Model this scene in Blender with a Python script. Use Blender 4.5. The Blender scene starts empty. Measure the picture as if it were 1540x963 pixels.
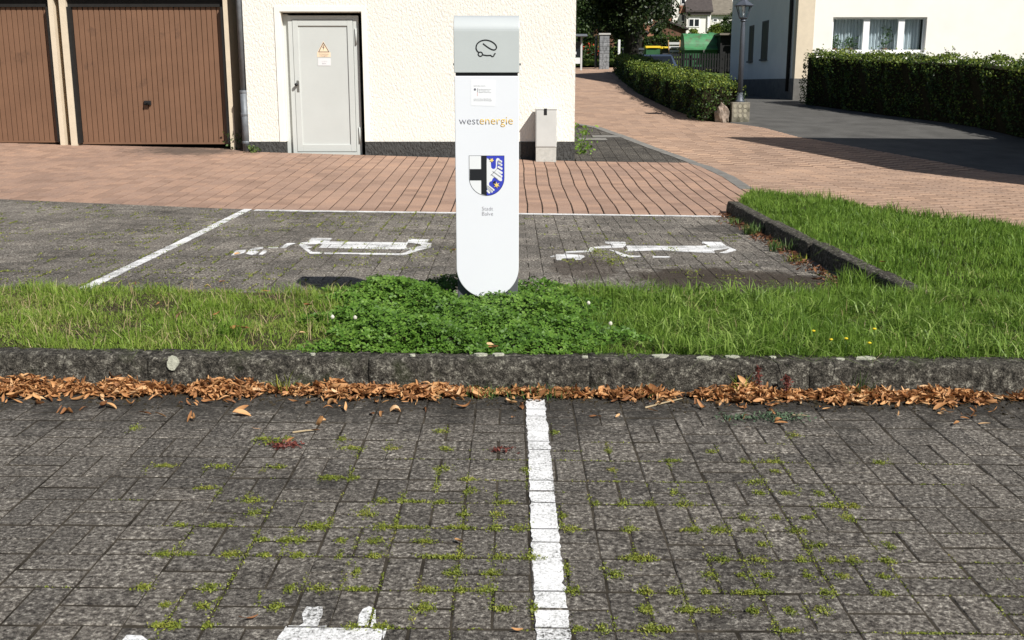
import bpy, bmesh, math, random
import numpy as np
from mathutils import Vector, Matrix, Euler

R = math.radians
random.seed(7); rng = np.random.default_rng(7)
SC = bpy.context.scene
COL = SC.collection

# ------------------------------------------------------------------ camera
F, HC = 1600.0, 1.36                       # focal length in photo pixels (1540 wide), camera height
PITCH = math.atan(355.5 / 1600.0)
cam_d = bpy.data.cameras.new('camera'); cam = bpy.data.objects.new('camera', cam_d); COL.objects.link(cam)
cam_d.sensor_fit = 'HORIZONTAL'; cam_d.sensor_width = 36.0; cam_d.lens = 36.0 * F / 1540.0
cam_d.clip_start = 0.05; cam_d.clip_end = 2000
cam.location = (0, 0, HC); cam.rotation_euler = (R(90) - PITCH, 0, 0)
SC.camera = cam

# ------------------------------------------------------------------ world, sun, exposure
SUN_EL, SUN_AZ = R(43), R(41)              # azimuth measured from straight behind the camera towards its right
sdir = Vector((math.cos(SUN_EL) * math.sin(SUN_AZ), -math.cos(SUN_EL) * math.cos(SUN_AZ), math.sin(SUN_EL)))
W = bpy.data.worlds.new('World'); SC.world = W; W.use_nodes = True
wn = W.node_tree.nodes; wl = W.node_tree.links
sky = wn.new('ShaderNodeTexSky'); sky.sky_type = 'NISHITA'; sky.sun_disc = False
sky.sun_elevation = SUN_EL; sky.sun_rotation = math.atan2(sdir.x, sdir.y)
wl.new(sky.outputs[0], wn['Background'].inputs[0]); wn['Background'].inputs[1].default_value = 0.05
sl = bpy.data.lights.new('sun', 'SUN'); sl.energy = 5.0; sl.angle = R(0.5); sl.color = (1, 0.965, 0.91)
so = bpy.data.objects.new('sun', sl); COL.objects.link(so)
so.rotation_euler = sdir.to_track_quat('Z', 'Y').to_euler(); so.location = (8, -9, 14)
SC.view_settings.view_transform = 'Standard'; SC.view_settings.look = 'None'
SC.view_settings.gamma = 1; SC.view_settings.use_curve_mapping = False
SC.view_settings.exposure = 0.4
SC.render.engine = 'CYCLES'

# ------------------------------------------------------------------ terrain and pixel helpers
PY = [-50, 11.5, 17.0, 45.0, 55.0, 100.0, 260.0]
PZ = [0.0, 0.0, 0.196, 1.95, 2.35, 6.0, 24.0]
YY = [-50, 22.0, 24.0, 30.0, 48.0, 55.0, 100.0, 260.0]
YZ = [0.0, 0.50, 0.60, 0.92, 1.20, 2.0, 6.0, 24.0]
CY = [-50, 9.0, 11.5, 17.0, 22.0, 300]
CZ = [-0.010, -0.010, -0.014, -0.0276, 0.0, 0.0]
def zf(x, y):
    p = np.interp(y, PY, PZ) + np.interp(y, CY, CZ) * np.clip(x, -9, 9)
    yd = np.interp(y, YY, YZ)
    xr = np.interp(y, [22, 24, 45, 60], [5.6, 5.2, 5.4, 6.0])       # the yard east of the hedge lies lower than the lane
    t = np.clip((np.asarray(x) - xr) / 1.2, 0, 1) * np.clip((np.asarray(y) - 22) / 3, 0, 1)
    return p * (1 - t) + np.minimum(yd, p) * t
def ray(px, py):
    a = (px - 770) / F; b = (py - 481.5) / F
    return Vector((a, math.cos(PITCH) - b * math.sin(PITCH), -math.sin(PITCH) - b * math.cos(PITCH)))
def G(px, py, dz=0.0):                      # photo pixel -> point on the ground
    d = ray(px, py); lo, hi = 1.0, 400.0
    fn = lambda t: HC + d.z * t - float(zf(d.x * t, d.y * t)) - dz
    t = 1.0; step = 0.25
    while t < 400 and fn(t) > 0: t += step
    lo, hi = t - step, t
    for _ in range(30):
        m = (lo + hi) / 2
        if fn(m) > 0: lo = m
        else: hi = m
    return (d.x * lo, d.y * lo)
def P(px, py, Y):                           # photo pixel -> point on the plane at distance Y
    d = ray(px, py); t = Y / d.y
    return Vector((d.x * t, Y, HC + d.z * t))

# ------------------------------------------------------------------ materials
def nt(name):
    m = bpy.data.materials.new(name); m.use_nodes = True
    n = m.node_tree.nodes; return m, n, m.node_tree.links, n['Principled BSDF']
def ramp(n, stops, interp='LINEAR'):
    r = n.new('ShaderNodeValToRGB'); r.color_ramp.interpolation = interp
    e = r.color_ramp.elements
    while len(e) < len(stops): e.new(0.5)
    for i, (p, c) in enumerate(stops):
        e[i].position = p; e[i].color = (c[0], c[1], c[2], 1)
    return r
def noise(n, l, vec, scale, detail=4, rough=0.6):
    t = n.new('ShaderNodeTexNoise'); t.inputs['Scale'].default_value = scale
    t.inputs['Detail'].default_value = detail; t.inputs['Roughness'].default_value = rough
    l.new(vec, t.inputs['Vector']); return t
def mixc(n, l, a, b, fac, mode='MIX'):
    m = n.new('ShaderNodeMix'); m.data_type = 'RGBA'; m.blend_type = mode
    for s, v in ((6, a), (7, b), (0, fac)):
        if isinstance(v, (int, float)): m.inputs[s].default_value = v
        elif isinstance(v, tuple): m.inputs[s].default_value = (v[0], v[1], v[2], 1)
        else: l.new(v, m.inputs[s])
    return m.outputs[2]
def math_(n, l, op, a, b=0.0):
    m = n.new('ShaderNodeMath'); m.operation = op
    for s, v in ((0, a), (1, b)):
        if isinstance(v, (int, float)): m.inputs[s].default_value = v
        else: l.new(v, m.inputs[s])
    return m.outputs[0]
def rnd_(n, l):
    g = n.new('ShaderNodeNewGeometry'); o = n.new('ShaderNodeObjectInfo')
    return math_(n, l, 'FRACT', math_(n, l, 'ADD', g.outputs['Random Per Island'], o.outputs['Random']))
def pos_(n): return n.new('ShaderNodeNewGeometry').outputs['Position']
def bump_(n, l, h, strength, dist, bs, prev=None):
    b = n.new('ShaderNodeBump'); b.inputs['Strength'].default_value = strength; b.inputs['Distance'].default_value = dist
    l.new(h, b.inputs['Height'])
    if prev is not None: l.new(prev, b.inputs['Normal'])
    l.new(b.outputs[0], bs.inputs['Normal']); return b.outputs[0]
def spec(bs, v):
    bs.inputs['Specular IOR Level'].default_value = v

def mat_plain(name, c, rough=0.6, metal=0.0, var=0.12, scale=6.0, bump=0.0, bscale=60.0, sp=0.4, dirt=None):
    m, n, l, bs = nt(name); p = pos_(n)
    t = noise(n, l, p, scale, 5)
    c2 = tuple(max(0, v * (1 - var)) for v in c); c1 = tuple(min(1, v * (1 + var)) for v in c)
    r = ramp(n, [(0.3, c2), (0.7, c1)]); l.new(t.outputs[0], r.inputs[0]); out = r.outputs[0]
    if dirt:
        t2 = noise(n, l, p, dirt[1], 6, 0.7); r2 = ramp(n, [(dirt[2], (0, 0, 0)), (dirt[2] + 0.18, (1, 1, 1))])
        l.new(t2.outputs[0], r2.inputs[0]); out = mixc(n, l, out, dirt[0], r2.outputs[0])
    l.new(out, bs.inputs['Base Color'])
    bs.inputs['Roughness'].default_value = rough; bs.inputs['Metallic'].default_value = metal; spec(bs, sp)
    if bump:
        b = noise(n, l, p, bscale, 4); bump_(n, l, b.outputs[0], bump, 0.01, bs)
    return m
def mat_leaf(name, stops, trans=0.25, rough=0.5, nscale=1.2, sp=0.3):
    m, n, l, bs = nt(name)
    r = ramp(n, stops); rn = rnd_(n, l); p = pos_(n)
    t = noise(n, l, p, nscale, 3)
    k = math_(n, l, 'ADD', math_(n, l, 'MULTIPLY', rn, 0.6), math_(n, l, 'SUBTRACT', math_(n, l, 'MULTIPLY', t.outputs[0], 1.0), 0.3))
    l.new(k, r.inputs[0]); l.new(r.outputs[0], bs.inputs['Base Color'])
    bs.inputs['Roughness'].default_value = rough; spec(bs, sp)
    tr = n.new('ShaderNodeBsdfTranslucent'); l.new(r.outputs[0], tr.inputs[0])
    mx = n.new('ShaderNodeMixShader'); mx.inputs[0].default_value = trans
    l.new(bs.outputs[0], mx.inputs[1]); l.new(tr.outputs[0], mx.inputs[2])
    l.new(mx.outputs[0], n['Material Output'].inputs[0]); return m

def mat_grey_paver(name, stains=(), damp_y=None, lo=1.0):
    m, n, l, bs = nt(name); p = pos_(n)
    t = noise(n, l, p, 66, 5, 0.84)
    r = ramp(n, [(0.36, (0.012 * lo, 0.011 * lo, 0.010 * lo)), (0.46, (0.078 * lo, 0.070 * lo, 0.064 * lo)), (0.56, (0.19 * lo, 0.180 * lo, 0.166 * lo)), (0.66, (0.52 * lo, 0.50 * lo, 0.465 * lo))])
    l.new(t.outputs[0], r.inputs[0]); out = r.outputs[0]
    rr = ramp(n, [(0, (0.78, 0.78, 0.78)), (1, (1.16, 1.15, 1.13))]); l.new(rnd_(n, l), rr.inputs[0])
    out = mixc(n, l, out, rr.outputs[0], 1.0, 'MULTIPLY')
    t2 = noise(n, l, p, 1.3, 6, 0.65); r2 = ramp(n, [(0.32, (0.55, 0.53, 0.50)), (0.62, (1.16, 1.125, 1.06))]); l.new(t2.outputs[0], r2.inputs[0])
    out = mixc(n, l, out, r2.outputs[0], 1.0, 'MULTIPLY')
    t3 = noise(n, l, p, 5.0, 6, 0.75)
    if damp_y:                               # black algae that has settled on the stones next to the kerb
        sp_ = n.new('ShaderNodeSeparateXYZ'); l.new(p, sp_.inputs[0])
        d = math_(n, l, 'DIVIDE', math_(n, l, 'SUBTRACT', damp_y, sp_.outputs[1]), 0.62)
        k = math_(n, l, 'ADD', d, math_(n, l, 'MULTIPLY', math_(n, l, 'SUBTRACT', t3.outputs[0], 0.5), 2.6))
        rk = ramp(n, [(0.15, (0.8, 0.8, 0.8)), (0.75, (0, 0, 0))]); l.new(k, rk.inputs[0])
        out = mixc(n, l, out, (0.028, 0.026, 0.022), rk.outputs[0])
    for (cx, cy, ang, sx, sy, c, amt) in stains:
        mp = n.new('ShaderNodeMapping'); mp.vector_type = 'TEXTURE'
        mp.inputs['Location'].default_value = (cx, cy, 0); mp.inputs['Rotation'].default_value = (0, 0, ang); mp.inputs['Scale'].default_value = (sx, sy, 50)
        l.new(p, mp.inputs[0]); ln = n.new('ShaderNodeVectorMath'); ln.operation = 'LENGTH'; l.new(mp.outputs[0], ln.inputs[0])
        k = math_(n, l, 'ADD', ln.outputs['Value'], math_(n, l, 'MULTIPLY', math_(n, l, 'SUBTRACT', t3.outputs[0], 0.5), 0.9))
        rk = ramp(n, [(0.78, (amt, amt, amt)), (1.0, (0, 0, 0))]); l.new(k, rk.inputs[0])
        cc = mixc(n, l, c, tuple(v * 0.45 for v in c), t.outputs[0])
        out = mixc(n, l, out, cc, rk.outputs[0])
    l.new(out, bs.inputs['Base Color']); bs.inputs['Roughness'].default_value = 0.85; spec(bs, 0.25)
    bump_(n, l, t.outputs[0], 1.0, 0.018, bs)
    return m

def mat_red_paver(name, base, dirt=True):
    m, n, l, bs = nt(name); p = pos_(n)
    t = noise(n, l, p, 70, 4, 0.7)
    r = ramp(n, [(0.3, tuple(v * 0.72 for v in base)), (0.7, tuple(min(1, v * 1.2) for v in base))]); l.new(t.outputs[0], r.inputs[0]); out = r.outputs[0]
    rr = ramp(n, [(0, (0.84, 0.82, 0.80)), (0.5, (1, 1, 1)), (1, (1.12, 1.08, 1.03))]); l.new(rnd_(n, l), rr.inputs[0])
    out = mixc(n, l, out, rr.outputs[0], 1.0, 'MULTIPLY')
    t2 = noise(n, l, p, 0.8, 6, 0.65); r2 = ramp(n, [(0.3, (0.80, 0.80, 0.82)), (0.65, (1.08, 1.06, 1.04))]); l.new(t2.outputs[0], r2.inputs[0])
    out = mixc(n, l, out, r2.outputs[0], 1.0, 'MULTIPLY')
    if dirt:                                 # dark grime by the garage corner
        mp = n.new('ShaderNodeMapping'); mp.vector_type = 'TEXTURE'
        mp.inputs['Location'].default_value = (-5.1, 16.9, 0); mp.inputs['Scale'].default_value = (1.1, 0.75, 50)
        l.new(p, mp.inputs[0]); ln = n.new('ShaderNodeVectorMath'); ln.operation = 'LENGTH'; l.new(mp.outputs[0], ln.inputs[0])
        t3 = noise(n, l, p, 4, 6, 0.8)
        k = math_(n, l, 'ADD', ln.outputs['Value'], math_(n, l, 'MULTIPLY', math_(n, l, 'SUBTRACT', t3.outputs[0], 0.5), 2.0))
        rk = ramp(n, [(0.4, (0.75, 0.75, 0.75)), (1.0, (0, 0, 0))]); l.new(k, rk.inputs[0])
        out = mixc(n, l, out, (0.06, 0.052, 0.045), rk.outputs[0])
    l.new(out, bs.inputs['Base Color']); bs.inputs['Roughness'].default_value = 0.88; spec(bs, 0.2)
    bump_(n, l, t.outputs[0], 0.5, 0.004, bs)
    return m

def mat_paint(name):
    m, n, l, bs = nt(name); p = pos_(n)
    t = noise(n, l, p, 95, 4, 0.8); t2 = noise(n, l, p, 5, 5, 0.7)
    k = math_(n, l, 'ADD', math_(n, l, 'MULTIPLY', t.outputs[0], 0.9), math_(n, l, 'MULTIPLY', t2.outputs[0], 0.6))
    r = ramp(n, [(0.60, (0.075, 0.073, 0.068)), (0.69, (0.46, 0.46, 0.45)), (0.80, (0.74, 0.74, 0.735))]); l.new(k, r.inputs[0])
    l.new(r.outputs[0], bs.inputs['Base Color']); bs.inputs['Roughness'].default_value = 0.75; spec(bs, 0.25)
    bump_(n, l, t.outputs[0], 0.8, 0.005, bs); return m

def mat_plaster(name, c, scale=26, strength=1.0, dist=0.03):
    m, n, l, bs = nt(name); p = pos_(n)
    t0 = noise(n, l, p, 0.7, 5, 0.6)
    r = ramp(n, [(0.3, tuple(v * 0.93 for v in c)), (0.7, c)]); l.new(t0.outputs[0], r.inputs[0])
    l.new(r.outputs[0], bs.inputs['Base Color']); bs.inputs['Roughness'].default_value = 0.9; spec(bs, 0.15)
    mp = n.new('ShaderNodeMapping'); mp.inputs['Rotation'].default_value = (0, R(35), 0); mp.inputs['Scale'].default_value = (1.0, 1.0, 0.55); l.new(p, mp.inputs[0])
    a = noise(n, l, mp.outputs[0], scale, 5, 0.62)
    rr = ramp(n, [(0.35, (0, 0, 0)), (0.60, (1, 1, 1))]); l.new(a.outputs[0], rr.inputs[0])
    bump_(n, l, rr.outputs[0], strength, dist, bs); return m

M = {}
M['paver_front'] = mat_grey_paver('grey_paver_weathered', lo=1.32, damp_y=4.52)
M['paver_rear'] = mat_grey_paver('grey_paver_dusty', stains=[(1.75, 7.35, R(-28), 1.05, 0.62, (0.060, 0.042, 0.028), 0.85), (2.2, 10.4, R(20), 0.55, 0.35, (0.05, 0.045, 0.04), 0.5), (0.55, 8.0, 0, 0.30, 0.55, (0.07, 0.045, 0.03), 0.5)], lo=1.38)
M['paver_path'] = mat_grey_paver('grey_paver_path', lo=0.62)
M['paver_red'] = mat_red_paver('red_paver', (0.335, 0.226, 0.170))
M['paver_road'] = mat_red_paver('red_paver_lane', (0.365, 0.255, 0.188), dirt=False)
M['joint'] = mat_plain('joint_dirt', (0.040, 0.034, 0.026), 0.95, var=0.75, scale=9, sp=0.1)
M['joint_red'] = mat_plain('joint_sand', (0.040, 0.028, 0.021), 0.95, var=0.4, scale=20, sp=0.1)
M['joint_lane'] = mat_plain('joint_grit', (0.11, 0.070, 0.048), 0.95, var=0.5, scale=3, sp=0.1)
M['paint'] = mat_paint('white_road_paint')
M['soil'] = mat_plain('soil', (0.045, 0.036, 0.022), 0.95, var=0.4, scale=15, bump=0.6, bscale=50, sp=0.1)
M['meadow'] = mat_plain('meadow', (0.055, 0.085, 0.022), 0.95, var=0.4, scale=0.8, bump=0.5, bscale=12, sp=0.1)
M['asphalt'] = mat_plain('asphalt', (0.085, 0.082, 0.076), 0.9, var=0.25, scale=2.2, bump=0.5, bscale=150, sp=0.25)
M['kerb'] = None
def mat_kerb():
    m, n, l, bs = nt('weathered_kerb_concrete'); p = pos_(n)
    t = noise(n, l, p, 30, 8, 0.80); r = ramp(n, [(0.36, (0.010, 0.010, 0.009)), (0.46, (0.055, 0.050, 0.041)), (0.55, (0.115, 0.106, 0.088)), (0.65, (0.36, 0.34, 0.28))])
    l.new(t.outputs[0], r.inputs[0])
    t2 = noise(n, l, p, 120, 3, 0.7); r2 = ramp(n, [(0.3, (0.55, 0.55, 0.55)), (0.7, (1.3, 1.3, 1.3))]); l.new(t2.outputs[0], r2.inputs[0])
    out = mixc(n, l, r.outputs[0], r2.outputs[0], 1.0, 'MULTIPLY')
    t3 = noise(n, l, p, 4.2, 5, 0.7); r3 = ramp(n, [(0.55, (0, 0, 0)), (0.72, (0.6, 0.6, 0.6))]); l.new(t3.outputs[0], r3.inputs[0])
    out = mixc(n, l, out, (0.045, 0.055, 0.022), r3.outputs[0])
    l.new(out, bs.inputs['Base Color']); bs.inputs['Roughness'].default_value = 0.92; spec(bs, 0.15)
    h = math_(n, l, 'ADD', t.outputs[0], math_(n, l, 'MULTIPLY', t2.outputs[0], 0.35)); bump_(n, l, h, 1.0, 0.02, bs); return m
M['kerb'] = mat_kerb()
M['sett'] = mat_plain('grey_sett', (0.165, 0.158, 0.145), 0.9, var=0.2, scale=8, bump=0.4, bscale=80)
M['lichen'] = mat_plain('pale_lichen', (0.40, 0.40, 0.32), 0.95, var=0.25, scale=90, bump=0.6, bscale=180, sp=0.1)
M['plaster'] = mat_plaster('cream_roughcast', (0.80, 0.78, 0.71), scale=34, strength=0.45, dist=0.016)
M['smooth_plaster'] = mat_plain('cream_smooth_plaster', (0.80, 0.78, 0.71), 0.9, var=0.04, scale=3, bump=0.2, bscale=120, sp=0.15)
M['plinth'] = mat_plaster('dark_plinth', (0.075, 0.075, 0.072), scale=28, strength=0.8, dist=0.025)
M['door_grey'] = mat_plain('pale_grey_door_paint', (0.52, 0.54, 0.52), 0.45, var=0.03, scale=2, sp=0.4, dirt=((0.45, 0.44, 0.38), 3.0, 0.66))
M['steel'] = mat_plain('brushed_steel', (0.45, 0.43, 0.40), 0.35, metal=0.9, var=0.1)
M['black'] = mat_plain('black_plastic', (0.012, 0.012, 0.013), 0.5, var=0.2)
M['rust'] = mat_plain('rusty_edge', (0.32, 0.20, 0.07), 0.9, var=0.4, scale=30)
M['sign_cream'] = mat_plain('faded_warning_yellow', (0.82, 0.64, 0.46), 0.6, var=0.04)
M['sign_dark'] = mat_plain('sign_print', (0.10, 0.085, 0.07), 0.7, var=0.05)
M['white_plate'] = mat_plain('white_plate', (0.70, 0.70, 0.705), 0.5, var=0.03)
M['sticker'] = mat_plain('sticker_white', (0.75, 0.76, 0.785), 0.45, var=0.01)
M['grey_print'] = mat_plain('grey_print', (0.42, 0.42, 0.43), 0.7, var=0.03)
M['garage_door'] = mat_plain('brown_garage_sheet', (0.180, 0.097, 0.058), 0.55, var=0.10, scale=2.5, sp=0.35, dirt=((0.085, 0.05, 0.034), 2.6, 0.60))
M['dark_wood'] = mat_plain('dark_stained_wood', (0.010, 0.009, 0.008), 0.8, var=0.3, scale=12)
M['beige'] = mat_plain('beige_render', (0.62, 0.53, 0.40), 0.9, var=0.06, bump=0.3, bscale=70)
M['zinc'] = mat_plain('weathered_zinc', (0.17, 0.185, 0.20), 0.55, metal=0.3, var=0.2, scale=9)
M['cab'] = mat_plain('cabinet_grey', (0.52, 0.525, 0.505), 0.7, var=0.05, scale=5, sp=0.3, dirt=((0.36, 0.35, 0.31), 14.0, 0.62))
M['cab_base'] = mat_plain('cabinet_concrete', (0.47, 0.465, 0.43), 0.9, var=0.12, scale=20, bump=0.4, bscale=90, dirt=((0.25, 0.235, 0.19), 18.0, 0.58))
M['post_white'] = mat_plain('charger_white', (0.70, 0.715, 0.755), 0.38, var=0.015, scale=2, sp=0.35, dirt=((0.64, 0.65, 0.68), 4.0, 0.63))
M['post_silver'] = mat_plain('charger_silver', (0.52, 0.55, 0.55), 0.35, metal=0.15, var=0.02, sp=0.5)
M['post_dark'] = mat_plain('charger_charcoal', (0.085, 0.09, 0.10), 0.6, var=0.08)
M['post_side'] = mat_plain('charger_side_grey', (0.40, 0.41, 0.44), 0.5, var=0.03)
M['ink'] = mat_plain('logo_black', (0.010, 0.011, 0.014), 0.5, var=0.05)
M['ink_grey'] = mat_plain('logo_slate', (0.12, 0.12, 0.15), 0.5, var=0.02)
M['ink_light'] = mat_plain('small_print', (0.30, 0.29, 0.32), 0.6, var=0.02)
M['amber'] = mat_plain('logo_amber', (0.74, 0.45, 0.07), 0.5, var=0.02)
M['blue'] = mat_plain('heraldic_blue', (0.035, 0.05, 0.43), 0.5, var=0.03)
M['shield_white'] = mat_plain('heraldic_white', (0.70, 0.71, 0.73), 0.5, var=0.01)
M['gold'] = mat_plain('heraldic_gold', (0.85, 0.62, 0.16), 0.5, var=0.02)
M['red_print'] = mat_plain('pale_red_print', (0.60, 0.28, 0.25), 0.6, var=0.02)
M['lamp_metal'] = mat_plain('lamp_grey_paint', (0.075, 0.085, 0.105), 0.5, metal=0.2, var=0.1)
M['stone'] = mat_plain('plinth_stone', (0.22, 0.20, 0.155), 0.95, var=0.35, scale=9, bump=0.6, bscale=40, dirt=((0.07, 0.068, 0.045), 6.0, 0.50))
M['stone_dot'] = mat_plain('pale_stone_spots', (0.31, 0.285, 0.215), 0.95, var=0.15, scale=14)
M['rock'] = mat_plain('rough_rock', (0.24, 0.19, 0.15), 0.95, var=0.4, scale=9, bump=0.8, bscale=25)
M['white_wall'] = mat_plain('white_house_render', (0.78, 0.755, 0.70), 0.9, var=0.05, scale=1.2, bump=0.3, bscale=60)
M['white_paint'] = mat_plain('white_window_paint', (0.80, 0.80, 0.79), 0.5, var=0.03)
M['house_plinth'] = mat_plain('house_plinth_grey', (0.13, 0.125, 0.115), 0.95, var=0.25, bump=0.4, bscale=30)
M['roof_dark'] = mat_plain('dark_roof_tile', (0.055, 0.045, 0.042), 0.8, var=0.25, scale=5, bump=0.4, bscale=14)
M['roof_grey'] = mat_plain('grey_roof_tile', (0.16, 0.14, 0.11), 0.9, var=0.2, scale=4, bump=0.4, bscale=14)
M['cream_wall'] = mat_plain('cream_house', (0.72, 0.62, 0.40), 0.9, var=0.06)
M['redbrown'] = mat_plain('red_brown_cladding', (0.28, 0.13, 0.08), 0.8, var=0.15)
M['shed_wood'] = mat_plain('brown_shed_boards', (0.115, 0.058, 0.034), 0.85, var=0.3, scale=4)
M['fence'] = mat_plain('dark_fence_wood', (0.009, 0.009, 0.009), 0.85, var=0.3, scale=8)
M['skip_green'] = mat_plain('container_green', (0.055, 0.21, 0.085), 0.55, var=0.18, scale=3, sp=0.4, dirt=((0.075, 0.085, 0.045), 3.4, 0.50))
M['skip_dark'] = mat_plain('container_dark_green', (0.035, 0.12, 0.05), 0.6, var=0.2, scale=3)
M['bin_yellow'] = mat_plain('bin_lid_yellow', (0.72, 0.52, 0.03), 0.5, var=0.08)
M['bin_grey'] = mat_plain('bin_dark_grey', (0.055, 0.058, 0.065), 0.55, var=0.1)
M['car_paint'] = mat_plain('car_dark_blue', (0.055, 0.075, 0.12), 0.25, metal=0.4, var=0.04, sp=0.6)
M['rubber'] = mat_plain('tyre_rubber', (0.018, 0.018, 0.018), 0.85, var=0.1)
M['red_lamp'] = mat_plain('red_lens', (0.35, 0.02, 0.015), 0.3, var=0.05)
M['slate'] = mat_plain('slate_stone', (0.21, 0.215, 0.22), 0.9, var=0.45, scale=11, bump=0.8, bscale=18)
M['slate_joint'] = mat_plain('slate_mortar', (0.07, 0.07, 0.07), 0.95, var=0.2)
M['bark'] = mat_plain('bark', (0.022, 0.018, 0.014), 0.95, var=0.4, scale=12, bump=0.9, bscale=30)
M['core'] = mat_plain('hedge_twigs', (0.020, 0.018, 0.010), 0.95, var=0.4, scale=20, sp=0.05)
M['curtain'] = mat_plain('net_curtain', (0.70, 0.70, 0.70), 0.9, var=0.05)
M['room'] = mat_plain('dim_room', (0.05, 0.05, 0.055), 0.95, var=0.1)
def mat_glass(name, tint=(0.9, 0.95, 0.97), alpha=0.2):
    m, n, l, bs = nt(name); tr = n.new('ShaderNodeBsdfTransparent'); tr.inputs[0].default_value = (*tint, 1)
    gl = n.new('ShaderNodeBsdfGlossy'); gl.inputs['Roughness'].default_value = 0.03
    fr = n.new('ShaderNodeLayerWeight'); fr.inputs[0].default_value = 0.5
    k = math_(n, l, 'ADD', math_(n, l, 'MULTIPLY', math_(n, l, 'POWER', fr.outputs['Facing'], 4.0), 0.6), alpha * 0.2)
    mx = n.new('ShaderNodeMixShader'); l.new(k, mx.inputs[0]); l.new(tr.outputs[0], mx.inputs[1]); l.new(gl.outputs[0], mx.inputs[2])
    l.new(mx.outputs[0], n['Material Output'].inputs[0]); return m
M['glass'] = mat_glass('window_glass')
def mat_dark_glass():
    m, n, l, bs = nt('dark_window_glass'); bs.inputs['Base Color'].default_value = (0.010, 0.013, 0.018, 1)
    bs.inputs['Roughness'].default_value = 0.08; spec(bs, 0.35); return m
M['dglass'] = mat_dark_glass()
M['grass'] = mat_leaf('lush_grass', [(0.0, (0.045, 0.095, 0.012)), (0.45, (0.130, 0.235, 0.028)), (0.85, (0.235, 0.350, 0.060)), (1.0, (0.42, 0.44, 0.16))], 0.38, nscale=2.2)
M['grass_dry'] = mat_leaf('mown_grass', [(0.0, (0.085, 0.140, 0.018)), (0.4, (0.170, 0.270, 0.034)), (0.75, (0.26, 0.345, 0.062)), (0.92, (0.38, 0.35, 0.14)), (1.0, (0.45, 0.34, 0.18))], 0.33, nscale=2.5)
M['clover'] = mat_leaf('clover_leaf', [(0.0, (0.032, 0.080, 0.010)), (0.5, (0.088, 0.185, 0.022)), (1.0, (0.180, 0.300, 0.050))], 0.30, nscale=3.0)
M['moss'] = mat_leaf('joint_moss', [(0.0, (0.075, 0.105, 0.016)), (0.4, (0.165, 0.205, 0.028)), (0.75, (0.29, 0.315, 0.05)), (1.0, (0.40, 0.30, 0.11))], 0.28, nscale=9.0)
M['weed'] = mat_leaf('weed_leaf', [(0.0, (0.035, 0.080, 0.018)), (0.6, (0.090, 0.155, 0.040)), (1.0, (0.17, 0.22, 0.06))], 0.25, nscale=5.0)
M['weed_blue'] = mat_leaf('grey_green_weed', [(0.0, (0.050, 0.095, 0.055)), (1.0, (0.15, 0.21, 0.12))], 0.25, nscale=5.0)
M['red_weed'] = mat_leaf('red_weed', [(0.0, (0.060, 0.022, 0.016)), (0.6, (0.17, 0.05, 0.038)), (1.0, (0.34, 0.11, 0.085))], 0.3, nscale=5.0)
M['dead_leaf'] = mat_leaf('dry_leaf', [(0.0, (0.050, 0.020, 0.010)), (0.28, (0.24, 0.105, 0.040)), (0.5, (0.43, 0.205, 0.080)), (0.75, (0.60, 0.34, 0.15)), (1.0, (0.72, 0.54, 0.34))], 0.2, nscale=9.0, rough=0.6)
M['coarse'] = mat_leaf('coarse_grass_blade', [(0, (0.07, 0.135, 0.018)), (0.5, (0.19, 0.30, 0.05)), (1, (0.36, 0.45, 0.13))], 0.38, nscale=6)
M['straw'] = mat_leaf('straw', [(0, (0.26, 0.19, 0.09)), (1, (0.50, 0.42, 0.24))], 0.2, nscale=3)
M['dead_shaded'] = mat_leaf('shaded_dry_leaf', [(0.0, (0.035, 0.016, 0.010)), (0.5, (0.12, 0.050, 0.024)), (1.0, (0.30, 0.14, 0.06))], 0.12, nscale=9.0)  # darker copy of the dry leaf; the kerb's shade is put into its colour
M['hedge'] = mat_leaf('hedge_leaf', [(0.0, (0.008, 0.020, 0.004)), (0.5, (0.024, 0.055, 0.008)), (0.85, (0.060, 0.105, 0.016)), (1.0, (0.12, 0.155, 0.028))], 0.20, nscale=1.2)  # tone lowered to put the shade of the hedge sides into the leaf colour
M['hedge_tip'] = mat_leaf('hedge_fresh_shoots', [(0.0, (0.070, 0.120, 0.016)), (0.6, (0.17, 0.23, 0.034)), (1.0, (0.29, 0.31, 0.06))], 0.3, nscale=1.2)
M['tree_dark'] = mat_leaf('dark_tree_leaf', [(0.0, (0.007, 0.015, 0.004)), (0.6, (0.020, 0.036, 0.008)), (1.0, (0.055, 0.075, 0.016))], 0.15, nscale=0.5)
M['tree_mid'] = mat_leaf('tree_leaf', [(0.0, (0.018, 0.038, 0.010)), (0.6, (0.042, 0.075, 0.018)), (1.0, (0.095, 0.125, 0.030))], 0.2, nscale=0.5)
M['willow'] = mat_leaf('willow_leaf', [(0.0, (0.035, 0.055, 0.018)), (0.6, (0.085, 0.115, 0.040)), (1.0, (0.16, 0.19, 0.075))], 0.25, nscale=0.6)
M['flower_red'] = mat_leaf('red_flower', [(0, (0.35, 0.02, 0.012)), (1, (0.65, 0.10, 0.04))], 0.2)
M['flower_yellow'] = mat_leaf('dandelion', [(0, (0.75, 0.55, 0.02)), (1, (0.85, 0.68, 0.05))], 0.2)
M['flower_white'] = mat_leaf('clover_flower', [(0, (0.55, 0.52, 0.42)), (1, (0.75, 0.72, 0.62))], 0.2)
M['twig'] = mat_plain('dry_twig', (0.36, 0.28, 0.17), 0.9, var=0.2, scale=30)
M['wood_light'] = mat_plain('light_wood', (0.42, 0.25, 0.12), 0.8, var=0.15)

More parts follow.
